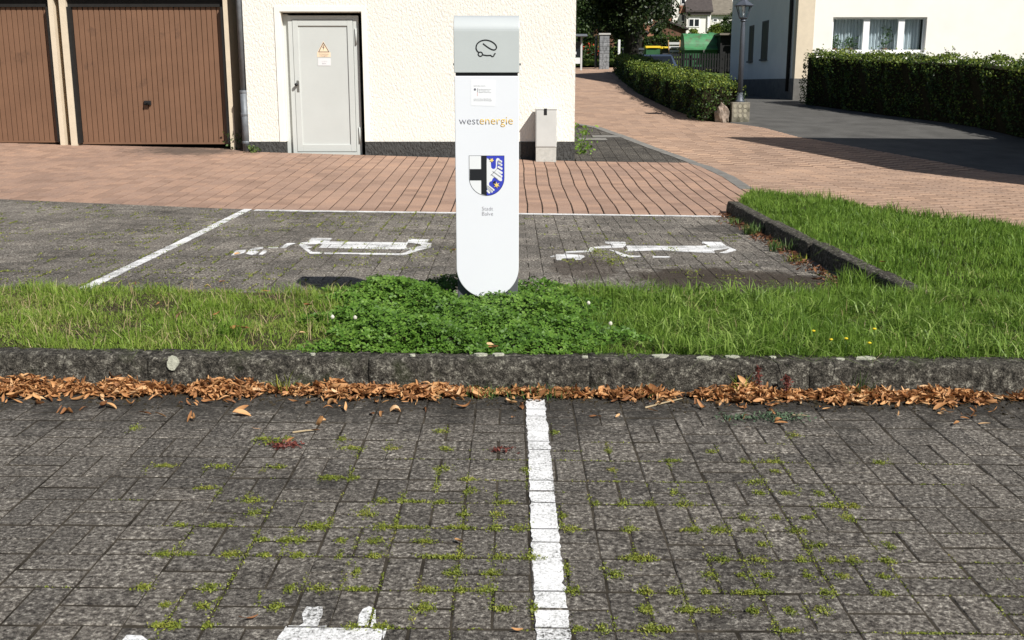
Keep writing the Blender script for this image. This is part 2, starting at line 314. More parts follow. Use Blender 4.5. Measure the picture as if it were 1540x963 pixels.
# ------------------------------------------------------------------ mesh helpers
def tag(o, label=None, cat=None, group=None, kind=None):
    if label: o['label'] = label
    if cat: o['category'] = cat
    if group: o['group'] = group
    if kind: o['kind'] = kind
    return o
def link(name, me, mat=None, parent=None, kind=None):
    if mat is not None and not me.materials: me.materials.append(M[mat] if isinstance(mat, str) else mat)
    o = bpy.data.objects.new(name, me); COL.objects.link(o)
    if parent is not None: o.parent = parent
    if kind: o['kind'] = kind
    return o
def empty(name, loc, rz=0.0):
    o = bpy.data.objects.new(name, None); COL.objects.link(o); o.empty_display_size = 0.1
    o.location = loc; o.rotation_euler = (0, 0, rz); return o
def np_mesh(name, V, loops, sizes, smooth=False):
    me = bpy.data.meshes.new(name)
    V = np.asarray(V, np.float32); loops = np.asarray(loops, np.int32).ravel(); sizes = np.asarray(sizes, np.int32)
    me.vertices.add(len(V)); me.vertices.foreach_set('co', V.ravel())
    me.loops.add(len(loops)); me.loops.foreach_set('vertex_index', loops)
    me.polygons.add(len(sizes))
    st = np.zeros(len(sizes), np.int32); st[1:] = np.cumsum(sizes)[:-1]
    me.polygons.foreach_set('loop_start', st); me.polygons.foreach_set('loop_total', sizes)
    if smooth: me.polygons.foreach_set('use_smooth', np.ones(len(sizes), bool))
    me.update(calc_edges=True); me.validate(); return me
class MB:
    def __init__(s): s.v = []; s.f = []
    def add(s, vs, fs):
        b = len(s.v); s.v += [tuple(v) for v in vs]; s.f += [tuple(i + b for i in f) for f in fs]; return s
    def box(s, x0, x1, y0, y1, z0, z1, bev=0.0):
        if bev <= 0:
            v = [(x, y, z) for z in (z0, z1) for y in (y0, y1) for x in (x0, x1)]
            return s.add(v, [(0, 2, 3, 1), (4, 5, 7, 6), (0, 1, 5, 4), (2, 6, 7, 3), (0, 4, 6, 2), (1, 3, 7, 5)])
        bm = bmesh.new(); bmesh.ops.create_cube(bm, size=1)
        for v in bm.verts: v.co = ((x0 + x1) / 2 + v.co.x * (x1 - x0), (y0 + y1) / 2 + v.co.y * (y1 - y0), (z0 + z1) / 2 + v.co.z * (z1 - z0))
        bmesh.ops.bevel(bm, geom=bm.edges[:], offset=bev, segments=2, affect='EDGES', profile=0.5)
        bm.verts.index_update(); s.add([v.co[:] for v in bm.verts], [[v.index for v in f.verts] for f in bm.faces]); bm.free(); return s
    def obox(s, c, ux, uy, sx, sy, z0, z1):   # box with a rotated footprint
        c = Vector(c); a = Vector((ux, uy)).normalized(); b = Vector((-a.y, a.x)); v = []
        for z in (z0, z1):
            for j in (-1, 1):
                for i in (-1, 1):
                    q = Vector((c.x, c.y)) + a * i * sx / 2 + b * j * sy / 2; v.append((q.x, q.y, z))
        return s.add(v, [(0, 2, 3, 1), (4, 5, 7, 6), (0, 1, 5, 4), (2, 6, 7, 3), (0, 4, 6, 2), (1, 3, 7, 5)])
    def prism(s, pts, axis, a, b):            # polygon extruded along an axis; pts are the other two coords in order
        def mk(p, t):
            if axis == 'x': return (t, p[0], p[1])
            if axis == 'y': return (p[0], t, p[1])
            return (p[0], p[1], t)
        n = len(pts); v = [mk(p, a) for p in pts] + [mk(p, b) for p in pts]
        return s.add(v, [tuple(range(n)), tuple(range(2 * n - 1, n - 1, -1))] + [((i + 1) % n, i, n + i, n + (i + 1) % n) for i in range(n)])
    def tube(s, path, rad, n=10, cap=True):
        path = [Vector(p) for p in path]; k = len(path)
        rad = rad if isinstance(rad, (list, tuple)) else [rad] * k; v = []
        for i, p in enumerate(path):
            t = (path[min(i + 1, k - 1)] - path[max(i - 1, 0)]).normalized()
            u = t.cross(Vector((0.31, 0.95, 0.05)));
            if u.length < 0.05: u = t.cross(Vector((1, 0, 0)))
            u.normalize(); w = t.cross(u)
            for j in range(n):
                a = 2 * math.pi * j / n; v.append(p + (u * math.cos(a) + w * math.sin(a)) * rad[i])
        f = [(i * n + j, i * n + (j + 1) % n, (i + 1) * n + (j + 1) % n, (i + 1) * n + j) for i in range(k - 1) for j in range(n)]
        if cap: f += [tuple(range(n - 1, -1, -1)), tuple((k - 1) * n + j for j in range(n))]
        return s.add(v, f)
    def lathe(s, prof, c=(0, 0, 0), n=20, rot=0.0):
        v = []; k = len(prof)
        for r, z in prof:
            for j in range(n):
                a = rot + 2 * math.pi * j / n; v.append((c[0] + r * math.cos(a), c[1] + r * math.sin(a), c[2] + z))
        f = [(i * n + j, i * n + (j + 1) % n, (i + 1) * n + (j + 1) % n, (i + 1) * n + j) for i in range(k - 1) for j in range(n)]
        f += [tuple(range(n - 1, -1, -1)), tuple((k - 1) * n + j for j in range(n))]
        return s.add(v, f)
    def build(s, name, mat, parent=None, kind=None, smooth=False, fix=True):
        me = bpy.data.meshes.new(name); me.from_pydata(s.v, [], s.f); me.update()
        if fix:
            bm = bmesh.new(); bm.from_mesh(me); bmesh.ops.recalc_face_normals(bm, faces=bm.faces); bm.to_mesh(me); bm.free()
        if smooth: me.polygons.foreach_set('use_smooth', [True] * len(me.polygons))
        return link(name, me, mat, parent, kind)
def inside(poly, x, y):
    x = np.asarray(x, float); y = np.asarray(y, float); c = np.zeros(x.shape, bool); n = len(poly)
    for i in range(n):
        x0, y0 = poly[i]; x1, y1 = poly[(i + 1) % n]
        if y0 == y1: continue
        k = ((y0 > y) != (y1 > y)) & (x < (x1 - x0) * (y - y0) / (y1 - y0) + x0); c ^= k
    return c
def clip_rect(poly, x0, x1, y0, y1):
    out = list(poly)
    for ax, lim, sg in ((0, x0, 1), (0, x1, -1), (1, y0, 1), (1, y1, -1)):
        src, out = out, []
        for i in range(len(src)):
            a, b = src[i - 1], src[i]; ia = (a[ax] - lim) * sg >= 0; ib = (b[ax] - lim) * sg >= 0
            if ia != ib:
                t = (lim - a[ax]) / (b[ax] - a[ax]); q = [a[0] + (b[0] - a[0]) * t, a[1] + (b[1] - a[1]) * t]; q[ax] = lim; out.append(tuple(q))
            if ib: out.append(b)
        if len(out) < 3: return []
    return out
def area(p): return 0.5 * abs(sum(p[i - 1][0] * p[i][1] - p[i][0] * p[i - 1][1] for i in range(len(p))))
def simplify(p):
    q = []
    for a in p:
        if not q or (abs(a[0] - q[-1][0]) + abs(a[1] - q[-1][1])) > 1e-4: q.append(a)
    if len(q) > 1 and (abs(q[0][0] - q[-1][0]) + abs(q[0][1] - q[-1][1])) < 1e-4: q.pop()
    return q
def sheet(name, poly, mat, dz, parent=None, kind='structure', step=0.5):
    """flat sheet that follows the terrain: the polygon cut into terrain-sized cells"""
    xs = [p[0] for p in poly]; ys = [p[1] for p in poly]; mb = MB(); idx = {}
    def vid(p):
        k = (round(p[0], 4), round(p[1], 4))
        if k not in idx: idx[k] = len(mb.v); mb.v.append((p[0], p[1], float(zf(p[0], p[1])) + dz))
        return idx[k]
    y = math.floor(min(ys) / step) * step
    while y < max(ys):
        x = math.floor(min(xs) / step) * step
        while x < max(xs):
            c = simplify(clip_rect(poly, x, x + step, y, y + step))
            if len(c) >= 3 and area(c) > 1e-5: mb.f.append(tuple(vid(p) for p in c))
            x += step
        y += step
    return mb.build(name, mat, parent, kind, fix=False)
def lay_pavers(parent, poly, cells, mat, thick, keep, top=0.0, jit=0.0012, part='paver', cx=0.003, cy=0.003, warp=None, loose=0.0):
    """cells: (x0,x1,y0,y1) rectangles; `keep` nearest whole ones become objects, all the rest one joined part"""
    full = []; cut = []
    for c in cells:
        x0, x1, y0, y1 = c
        if inside(poly, np.array([x0, x1, x1, x0]), np.array([y0, y0, y1, y1])).all(): full.append(c)
        else:
            q = simplify(clip_rect(poly, x0, x1, y0, y1))
            if len(q) >= 3 and area(q) > 2e-4: cut.append(q)
    def size(c):                              # how large the piece shows from the photograph's side
        x = (c[0] + c[1]) / 2; y = (c[2] + c[3]) / 2
        vis = 1.0 if abs(x) < 0.49 * y * 1.02 else 0.2
        return -vis / (y * y)
    full.sort(key=size); shared = {}
    ch = 0.003
    def pv(w, h):
        v = [(-w / 2, -h / 2, -thick), (w / 2, -h / 2, -thick), (w / 2, h / 2, -thick), (-w / 2, h / 2, -thick)]
        v += [(-w / 2, -h / 2, -ch), (w / 2, -h / 2, -ch), (w / 2, h / 2, -ch), (-w / 2, h / 2, -ch)]
        v += [(-w / 2 + cx, -h / 2 + cy, 0), (w / 2 - cx, -h / 2 + cy, 0), (w / 2 - cx, h / 2 - cy, 0), (-w / 2 + cx, h / 2 - cy, 0)]
        f = [(3, 2, 1, 0), (8, 9, 10, 11)]
        for a in (0, 4):
            for i in range(4): f.append((a + i, a + (i + 1) % 4, a + 4 + (i + 1) % 4, a + 4 + i))
        return v, f
    rest = MB()
    for i, c in enumerate(full):
        w = round(c[1] - c[0], 3); h = round(c[3] - c[2], 3); x = (c[0] + c[1]) / 2; y = (c[2] + c[3]) / 2
        if warp: x += warp(x, y)
        if loose: x += random.gauss(0, .0016 * loose); y += random.gauss(0, .0022 * loose)
        z = float(zf(x, y)) + top + random.uniform(-jit, jit)
        gx = float(zf(x + .1, y) - zf(x - .1, y)) / .2; gy = float(zf(x, y + .1) - zf(x, y - .1)) / .2
        rx = math.atan(gy) + random.gauss(0, .004); ry = -math.atan(gx) + random.gauss(0, .004)
        if i < keep:
            if (w, h) not in shared:
                v, f = pv(w, h); me = bpy.data.meshes.new(part); me.from_pydata(v, [], f); me.update(); me.materials.append(M[mat]); shared[(w, h)] = me
            o = bpy.data.objects.new(part, shared[(w, h)]); COL.objects.link(o); o.parent = parent
            o.location = (x, y, z); o.rotation_euler = (rx, ry, random.gauss(0, .003 + .005 * loose))
        else:
            v, f = pv(w, h); mt = Matrix.Translation((x, y, z)) @ Euler((rx, ry, random.gauss(0, .006 * loose) if loose else 0)).to_matrix().to_4x4()
            rest.add([mt @ Vector(q) for q in v], f)
    for q in cut:
        n = len(q); v = [(p[0], p[1], float(zf(p[0], p[1])) + top - thick) for p in q] + [(p[0], p[1], float(zf(p[0], p[1])) + top) for p in q]
        rest.add(v, [tuple(range(n, 2 * n))] + [(i, (i + 1) % n, n + (i + 1) % n, n + i) for i in range(n)])
    if rest.v: rest.build(part + 's', mat, parent, 'stuff', fix=True)
    return full, cut
def paint_on(name, polys, full, cut, parent, lift=0.0026, rag=.0022):
    """paint film: only on the stone tops, so the joints break it"""
    mb = MB(); rr_ = random.Random(3)
    def ragged(poly):
        out = []
        for a, b in zip(poly, poly[1:] + poly[:1]):
            L = math.hypot(b[0] - a[0], b[1] - a[1]); k = max(1, int(L / .022))
            for i in range(k): out.append((a[0] + (b[0] - a[0]) * i / k + rr_.gauss(0, rag), a[1] + (b[1] - a[1]) * i / k + rr_.gauss(0, rag)))
        return out
    for poly in polys:
        poly = ragged(list(poly))
        bx = (min(p[0] for p in poly), max(p[0] for p in poly), min(p[1] for p in poly), max(p[1] for p in poly))
        for c in list(full) + [(min(p[0] for p in q) - .002, max(p[0] for p in q) + .002, min(p[1] for p in q) - .002, max(p[1] for p in q) + .002) for q in cut]:
            if c[1] < bx[0] or c[0] > bx[1] or c[3] < bx[2] or c[2] > bx[3]: continue
            ex, ey = (-.0024 if rr_.random() < .6 else .001), (-.0049 if rr_.random() < .55 else .001)
            q = simplify(clip_rect(poly, c[0] + ex, c[1] - ex, c[2] + ey, c[3] - ey))
            if len(q) >= 3 and area(q) > 3e-5:
                n = len(q); b = [(p[0], p[1], float(zf(*p)) + lift) for p in q]; mb.add(b, [tuple(range(n))])
    me_o = mb.build(name, 'paint', parent, fix=False)
    bm = bmesh.new(); bm.from_mesh(me_o.data)
    for f in bm.faces:
        f.normal_update()
        if f.normal.z < 0: f.normal_flip()
    bmesh.ops.triangulate(bm, faces=bm.faces); bm.to_mesh(me_o.data); bm.free()
    return me_o
def basket(x0, x1, y0, y1, mod=0.209, j=0.0050, ox=0.0, oy=0.0):
    cells = []; i0 = math.floor((x0 - ox) / mod); j0 = math.floor((y0 - oy) / mod)
    for i in range(i0, math.ceil((x1 - ox) / mod)):
        for k in range(j0, math.ceil((y1 - oy) / mod)):
            a = ox + i * mod; b = oy + k * mod; h = mod / 2
            if (i + k) % 2: rs = [(a, a + mod, b, b + h), (a, a + mod, b + h, b + mod)]
            else: rs = [(a, a + h, b, b + mod), (a + h, a + mod, b, b + mod)]
            for r in rs: cells.append((r[0] + j / 2, r[1] - j / 2, r[2] + j, r[3] - j))
    return cells

# ------------------------------------------------------------------ ground sheet
xs = np.concatenate([np.linspace(-260, -12, 18), np.linspace(-11, 16, 109), np.linspace(18, 260, 18)])
ys = np.concatenate([np.linspace(-30, 0, 6), np.linspace(0.5, 60, 239), np.linspace(62, 110, 25), np.linspace(115, 260, 12)])
gx, gy = np.meshgrid(xs, ys); gz = zf(gx, gy) - 0.06
nx, ny = len(xs), len(ys); ii = np.arange(nx * ny).reshape(ny, nx)
fq = np.stack([ii[:-1, :-1], ii[:-1, 1:], ii[1:, 1:], ii[1:, :-1]], -1).reshape(-1, 4)
link('ground', np_mesh('ground', np.stack([gx, gy, gz], -1).reshape(-1, 3), fq, np.full(len(fq), 4)), 'meadow', kind='structure')

# ------------------------------------------------------------------ front parking bay
front_poly = [(-3.6, 1.9), (3.6, 1.9), (3.6, 4.62), (-3.6, 4.62)]
fb = sheet('front_parking_bay', front_poly, 'joint', -0.0024)
cells = basket(-3.6, 3.6, 1.9, 4.62, ox=0.0525, oy=2.481 - 0.209 * 3)
ffull, fcut = lay_pavers(fb, front_poly, cells, 'paver_front', 0.05, 300, loose=1.0, jit=.0014)
paint_on('painted_line', [[(0.060, 1.9), (0.147, 1.9), (0.144, 4.50), (0.061, 4.50)]], ffull, fcut, fb)
k8 = lambda a: [G(400 + x * .13, 890 + y * .13) for x, y in a]
paint_on('painted_plug_symbol', [k8([(100, 640), (180, 460), (235, 405), (370, 405), (430, 370), (430, 260), (490, 180), (570, 190), (600, 175), (655, 185), (650, 270), (610, 400), (890, 412), (930, 420), (1040, 400), (1080, 280), (1130, 210), (1200, 180), (1290, 215), (1280, 300), (1240, 420), (1330, 430), (1340, 500), (1310, 760), (1100, 1000), (300, 1000)]),
    k8([(1350, 520), (1370, 450), (1395, 415), (1405, 440), (1385, 500), (1355, 560)])], ffull, fcut, fb)
paint_on('painted_symbol_corner', [[G(190, 957), G(214, 958), G(222, 963), (G(222, 963)[0] + .02, 2.2), (G(190, 957)[0], 2.2)]], ffull, fcut, fb)

# ------------------------------------------------------------------ rear parking bays
rl = [G(193, 308), G(385, 315.5), G(690, 319.5), G(1098, 325)]
sl_ = (rl[1][1] - rl[0][1]) / (rl[1][0] - rl[0][0]); lx = -9.0
sr_ = (rl[3][1] - rl[2][1]) / (rl[3][0] - rl[2][0])
REARLINE = [(lx, rl[0][1] + sl_ * (lx - rl[0][0]))] + rl + [(2.42, rl[3][1] + sr_ * (2.42 - rl[3][0]))]
rear_poly = [(lx, 6.30), (2.42, 6.30)] + REARLINE[::-1]
rb = sheet('rear_parking_bays', rear_poly, 'joint', -0.0035)
cells = basket(lx, 2.5, 6.3, 13.2, ox=0.02, oy=6.31)
rfull, rcut = lay_pavers(rb, rear_poly, cells, 'paver_rear', 0.05, 300, loose=.8)
a0, a1 = G(385, 315), G(195, 409)
paint_on('painted_line', [[(-2.885, 6.3), (-2.795, 6.3), (-2.795, a0[1]), (-2.885, a0[1])]], rfull, rcut, rb)
paint_on('painted_line', [[(p[0], p[1] - 0.13) for p in REARLINE[2:]] + [(p[0], p[1] - 0.01) for p in REARLINE[2:][::-1]]], rfull, rcut, rb)
k1 = lambda a: [G(340 + x * .2078, 345 + y * .2075) for x, y in a]
k2 = lambda a: [G(820 + x * .1948, 350 + y * .1946) for x, y in a]
paint_on('painted_car_symbol', [k1(a) for a in (
    [(35, 192), (75, 155), (150, 150), (130, 175), (60, 192)],
    [(145, 180), (170, 150), (200, 138), (265, 130), (268, 142), (215, 152), (240, 165), (215, 182), (190, 190)], [(235, 184), (270, 155), (295, 157), (292, 170), (262, 187)],
    [(300, 139), (310, 130), (380, 130), (375, 139)], [(390, 138), (440, 102), (512, 101), (500, 108), (470, 114), (425, 138)],
    [(525, 115), (545, 98), (590, 95), (620, 64), (770, 66), (735, 102), (690, 108), (560, 113)],
    [(525, 115), (560, 113), (630, 130), (590, 141), (625, 165), (697, 168), (692, 180), (610, 180)],
    [(670, 135), (720, 91), (1320, 97), (1300, 125), (1320, 148), (1040, 145), (860, 141)],
    [(712, 169), (1225, 176), (1225, 188), (712, 181)],
    [(1310, 98), (1325, 72), (1470, 76), (1450, 98), (1490, 105), (1480, 134), (1390, 157), (1300, 189), (1215, 189), (1215, 177), (1275, 177), (1340, 151), (1310, 142), (1420, 121), (1400, 108)])], rfull, rcut, rb)
paint_on('painted_car_symbol', [k2(a) for a in (
    [(80, 172), (160, 167), (295, 176), (305, 190), (270, 212), (235, 214), (230, 202), (130, 202), (125, 216), (85, 214)], [(40, 185), (70, 177), (70, 191), (45, 193)],
    [(145, 164), (165, 147), (330, 139), (345, 118), (440, 104), (530, 103), (520, 96), (460, 83), (460, 72), (615, 74), (625, 98), (600, 119), (440, 123), (380, 126), (385, 141), (340, 153), (180, 160)],
    [(610, 149), (640, 135), (625, 104), (720, 104), (1210, 104), (1260, 97), (1210, 85), (1210, 72), (1360, 74), (1390, 100), (1480, 138), (1440, 151), (1390, 162), (1340, 157), (1400, 141), (1420, 125), (1300, 140), (1310, 159), (1150, 154), (1010, 147), (900, 138)],
    [(490, 134), (530, 139), (600, 163), (650, 180), (735, 181), (735, 191), (650, 195), (600, 187), (540, 157)], [(830, 184), (960, 184), (970, 196), (830, 196)])], rfull, rcut, rb)

# ------------------------------------------------------------------ red forecourt, grey path, lane, driveway
BAND = [G(*q) for q in ((868, 187), (900, 193), (940, 207), (980, 222.5), (1020, 236.5), (1060, 250.5), (1095, 266), (1122, 284))]
FRONTL = [G(864, 242.5), G(1037, 245)]
bi = 4
fore_poly = [(-13.5, REARLINE[0][1] + sl_ * (-13.5 - lx))] + [(p[0], p[1] + .005) for p in REARLINE] + [(2.9, BAND[-1][1] - .9)] + [BAND[7], BAND[6], BAND[5], FRONTL[1], FRONTL[0], (-4.22, 16.98), (-4.22, 17.55), (-13.5, 17.55)]
fc = sheet('forecourt', fore_poly, 'joint_red', -0.008)
cells = []; ps = 0.1655; k = 0
for i in range(int(-13.5 / ps), int(4 / ps)):
    off = (i * 0.37 % 1) * 0.2
    for q in range(0, 44):
        y0 = 9.4 + off + q * 0.2; cells.append((i * ps + .0066, (i + 1) * ps - .0066, y0 + .002, y0 + .198))
lay_pavers(fc, fore_poly, cells, 'paver_red', 0.05, 300, jit=0.0015, cy=.0008, warp=lambda x, y: (.011 * math.sin((y - 11.3) * 1.7 + x * .5) + .003 * math.sin(y * 5.3)) * min(1, max(0, (x + 1.5) / 2.5)) if y < 16.6 else 0)
path_poly = [(1.02, 19.6), (1.02, FRONTL[0][1] + .02), (FRONTL[1][0], FRONTL[1][1] + .02)] + BAND[4::-1]
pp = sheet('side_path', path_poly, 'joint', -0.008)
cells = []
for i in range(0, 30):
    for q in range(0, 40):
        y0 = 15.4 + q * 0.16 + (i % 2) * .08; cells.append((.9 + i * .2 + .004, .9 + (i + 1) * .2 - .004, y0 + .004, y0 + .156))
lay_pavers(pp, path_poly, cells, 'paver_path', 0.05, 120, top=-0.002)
for px_, py_ in ((878, 209), (900, 205)):
    g = G(px_, py_); sheet('pale_slab', [(g[0] - .12, g[1] - .25), (g[0] + .42, g[1] - .2), (g[0] + .42, g[1] + .12), (g[0] - .12, g[1] + .1)], 'sett', 0.006, pp, None)
# gutter band of grey setts between the two pavings
bd = empty('gutter_band', (BAND[0][0], BAND[0][1], float(zf(*BAND[0])))); bd['kind'] = 'structure'
def resample(pts, step):
    out = []; acc = 0
    for a, b in zip(pts[:-1], pts[1:]):
        a = Vector(a); b = Vector(b); L = (b - a).length; t = acc
        while t < L: out.append((tuple(a + (b - a) * t / L), tuple((b - a) / L))); t += step
        acc = t - L
    return out
for (c, d) in resample(BAND, 0.30):
    z = float(zf(*c)); o = MB().obox((0, 0), 1, 0, .292, .17, -.06, .006).build('sett', 'sett', bd)
    o.location = (c[0] - bd.location.x, c[1] - bd.location.y, z - bd.location.z + random.uniform(-.003, .003))
    gy_ = float(zf(c[0] + d[0] * .1, c[1] + d[1] * .1) - zf(c[0] - d[0] * .1, c[1] - d[1] * .1)) / .2
    o.rotation_euler = (0, -math.atan(gy_), math.atan2(d[1], d[0]))
GRASSBACK = [(2.52, 12.75), G(1128, 293), G(1180, 297), G(1250, 306), G(1348, 324), (5.6, 9.6), (7.5, 7.8)]
HEDGEBASE = [G(*q) for q in ((1062, 182), (1005, 163), (960, 141), (935, 122), (924, 109))]
ASPH = [G(*q) for q in ((1098, 185), (1150, 192.5), (1200, 206), (1348, 232), (1540, 264))]
road_poly = [BAND[0], (1.02, 20.2), (0.8, 47.5), (4.6, 47.5)] + HEDGEBASE[::-1] + ASPH + [(9.5, 10.0)] + GRASSBACK[::-1][1:-1] + BAND[::-1][0:-1]
rd = sheet('lane', road_poly, 'joint_lane', -0.006)
cells = []
for i in range(0, 60):
    for q in range(0, 190):
        x0 = .6 + i * .21; y0 = 9.0 + q * .2 + (i % 2) * .1
        cells.append((x0 + .0002, x0 + .2098, y0 + .029, y0 + .171))
lay_pavers(rd, road_poly, cells, 'paver_road', 0.05, 300, top=-0.001, jit=0.0004, cx=0.0)
drv_poly = [(p[0], p[1]) for p in ASPH[::-1]] + [(5.0, 24.3), (5.0, 44.0), (10.5, 44), (10.5, 30.5), (14, 30), (14, 14)]
sheet('driveway', drv_poly, 'asphalt', -0.004, step=0.5)

# ------------------------------------------------------------------ kerbs and planted beds
BEDZ = 0.130
def kerb_mesh(L, w, h, seed):
    r = random.Random(seed); n = 26; prof = [(0.004, -0.06), (0.0, 0.0), (0.003, h * .3), (0.007, h * .6), (0.013, h - .022), (0.020, h - .008), (0.034, h - .001), (0.08, h), (w - .01, h - .003), (w, h - .012), (w, -0.06)]
    v = []; f = []; k = len(prof)
    for i in range(n + 1):
        x = L * i / n
        for j, (a, b) in enumerate(prof):
            v.append((x, a + r.gauss(0, .0024), b + (r.gauss(0, .0022) if 0 < j < k - 1 else 0)))
    for i in range(n):
        for j in range(k - 1): f.append((i * k + j, (i + 1) * k + j, (i + 1) * k + j + 1, i * k + j + 1))
    f += [tuple(range(k)), tuple(n * k + j for j in range(k - 1, -1, -1))]
    return v, f
kb = empty('front_kerb', (0, 4.60, 0)); kb['kind'] = 'structure'
xk = -3.62; i = 0
while xk < 3.6:
    L = 0.99; v, f = kerb_mesh(L, .155, .160, i); o = MB().add(v, f).build('kerb_stone', 'kerb', kb, smooth=True)
    o.location = (xk, random.uniform(-.005, .005), float(zf(xk + L / 2, 4.60)) + random.uniform(-.002, .002)); o.rotation_euler = (0, math.atan(.01), 0); xk += L + .002; i += 1
def blob(c, r, n, seed, ry=None):
    q = random.Random(seed); ry = ry or r
    return [(c[0] + r * math.cos(2 * math.pi * i / n) * q.uniform(.75, 1.15), c[1] + ry * math.sin(2 * math.pi * i / n) * q.uniform(.75, 1.15)) for i in range(n)]
for s_, (px_, py_, r_, ry_) in enumerate(((264, 539, .026, .034), (995, 537.5, .042, .028), (1060, 543.5, .036, .026), (1104, 540, .034, .02), (1306, 539.5, .048, .026), (749, 537, .028, .02), (722, 533, .03, .015), (1265, 544, .022, .015), (1165, 540, .018, .014), (620, 541, .014, .012), (470, 545, .012, .012), (880, 541, .014, .01))):
    X_ = (px_ - 770) / F * 4.80; zt_k = float(zf(X_, 4.6)) + .160; pts = blob((0, 0), r_, 14, s_, ry_)
    o = MB().prism(pts, 'z', -.012, .0025).build('lichen', 'lichen', kb)
    if s_ == 0: o.location = (X_, .007, zt_k - .035); o.rotation_euler = (R(82), 0, 0)
    else: o.location = (X_, .085 if py_ < 541 else .060, zt_k - .001)
# rear edging of the bed
ke = empty('bed_edging', (0, 6.22, 0)); ke['kind'] = 'structure'
for i in range(7):
    x0 = -4.2 + i * 1.0; o = MB().box(0, .985, 0, .07, -.06, .115, .006).build('edging_stone', 'kerb', ke); o.location = (x0, 0, float(zf(x0 + .5, 6.25))); o.rotation_euler = (0, math.atan(.01), 0)
bed_poly = [(-4.3, 4.74), (4.3, 4.74), (4.3, 6.22), (-4.3, 6.22)]
sheet('planting_bed', bed_poly, 'soil', BEDZ, step=.25)
# right-hand kerb along the lawn
kr = empty('side_kerb', (2.36, 6.3, 0)); kr['kind'] = 'structure'
ends = [(11.72, 10.02, .125, .0), (10.0, 8.55, .125, .02), (8.53, 7.2, .13, .05), (7.18, 6.2, .13, .09)]
for i, (ya, yb, h, dx) in enumerate(ends):
    L = ya - yb; v, f = kerb_mesh(L, .14, h, 40 + i); o = MB().add(v, f).build('kerb_stone', 'kerb', kr, smooth=True)
    o.rotation_euler = (0, 0, R(-90) + .006 * i); o.location = (dx, ya - 6.3, float(zf(2.4, (ya + yb) / 2)) + .002)
lawn_poly = [(2.49, 6.25), (2.49, 11.75)] + [(2.6, 12.2)] + GRASSBACK[1:] + [(7.5, 6.2)]
LAWNZ = 0.075
def lawnz(x, y): return zf(x, y) + LAWNZ * np.clip((12.9 - y) / 1.2, 0.1, 1)
sheet('lawn', lawn_poly, 'soil', 0.03, step=.25)

# ------------------------------------------------------------------ vegetation helpers
def blades(name, base, h, w, mat, lean=0.45, parent=None, kind='stuff', label=None, cat=None, dirbias=None, spread=6.283):
    n = len(base); base = np.asarray(base, float); h = np.asarray(h, float); w = np.asarray(w, float)
    az = rng.uniform(0, 2 * np.pi, n); side = np.stack([np.cos(az), np.sin(az), np.zeros(n)], 1) * w[:, None]
    la = rng.uniform(0, 2 * np.pi, n); ln = np.abs(rng.normal(0, lean, n)) * h
    if dirbias is not None: la = np.where(rng.random(n) < .5, dirbias + rng.normal(0, .6, n), la)
    ld = np.stack([np.cos(la), np.sin(la), np.zeros(n)], 1) * ln[:, None]
    up = np.zeros((n, 3)); up[:, 2] = h
    V = np.stack([base - side * .5, base + side * .5, base + up * .55 + ld * .35 + side * .42, base + up * .55 + ld * .35 - side * .42, base + up * np.clip(1 - .3 * (ln / h)[:, None], .35, 1) + ld], 1)
    b = np.arange(n)[:, None] * 5
    loops = np.concatenate([b + [0, 1, 2, 3], b + [3, 2, 4]], 1).ravel(); sizes = np.tile([4, 3], n)
    o = link(name, np_mesh(name, V.reshape(-1, 3), loops, sizes), mat, parent, kind)
    return tag(o, label, cat)
def leaf_cards(name, C, size, mat, parent=None, kind=None, up=0.0, aspect=0.6, nrm=None, nmix=0.0, droop=0.0):
    """one small kinked leaf per centre"""
    n = len(C); C = np.asarray(C, float); size = np.broadcast_to(np.asarray(size, float), (n,))
    N = rng.normal(0, 1, (n, 3)); N[:, 2] += up * 2
    N /= np.linalg.norm(N, axis=1)[:, None]
    if nrm is not None: N = N * (1 - nmix) + nrm * nmix; N /= np.linalg.norm(N, axis=1)[:, None] + 1e-9
    T = rng.normal(0, 1, (n, 3)); T[:, 2] -= droop * 3
    T -= N * (T * N).sum(1)[:, None]; T /= np.linalg.norm(T, axis=1)[:, None] + 1e-9
    B = np.cross(N, T); s = size[:, None]
    p0 = C - T * s * .5; p3 = C + T * s * .5 - N * s * .12; m = C + T * s * .02
    l_ = m + B * s * aspect * .5 - N * s * .10; r_ = m - B * s * aspect * .5 - N * s * .10
    V = np.stack([p0, r_, p3, l_], 1).reshape(-1, 3); b = np.arange(n)[:, None] * 4
    loops = np.concatenate([b + [0, 1, 2], b + [0, 2, 3]], 1).ravel()
    return link(name, np_mesh(name, V, loops, np.full(2 * n, 3)), mat, parent, kind)

# clover and grass in the planted bed
def bedpts(n, x0, x1, y0=4.74, y1=6.27):
    return rng.uniform(x0, x1, n), rng.uniform(y0, y1, n)
def clover_w(x, y):
    wob = 0.10 * np.sin(y * 9.1) + .06 * np.sin(y * 23 + 1)
    l = np.clip((x - (-.84 + wob - .06 * (y - 4.7))) / .22 + .5, 0, 1); r = np.clip(((.43 - .04 * (y - 4.7)) + wob - x) / .38 + .5, 0, 1)
    return l * r
post_x, post_y = -.136, 5.86
def clear_post(x, y): return ~((np.abs(x - post_x) < .19) & (y > post_y - .005) & (y < post_y + .29))
x, y = bedpts(24000, -1.5, 1.2, 4.715, 6.28); k = (rng.random(24000) < clover_w(x, y)) & clear_post(x, y); x = x[k]; y = y[k]; n = len(x)
mound = .045 + .03 * np.sin(x * 5 + 1) * np.sin(y * 6) + .02 * np.sin(x * 13 + y * 9)
hz = zf(x, y) + BEDZ + (.02 + mound * clover_w(x, y)) * rng.uniform(.35, 1.15, n) * np.clip((y - 4.70) / .16, .3, 1) + .012
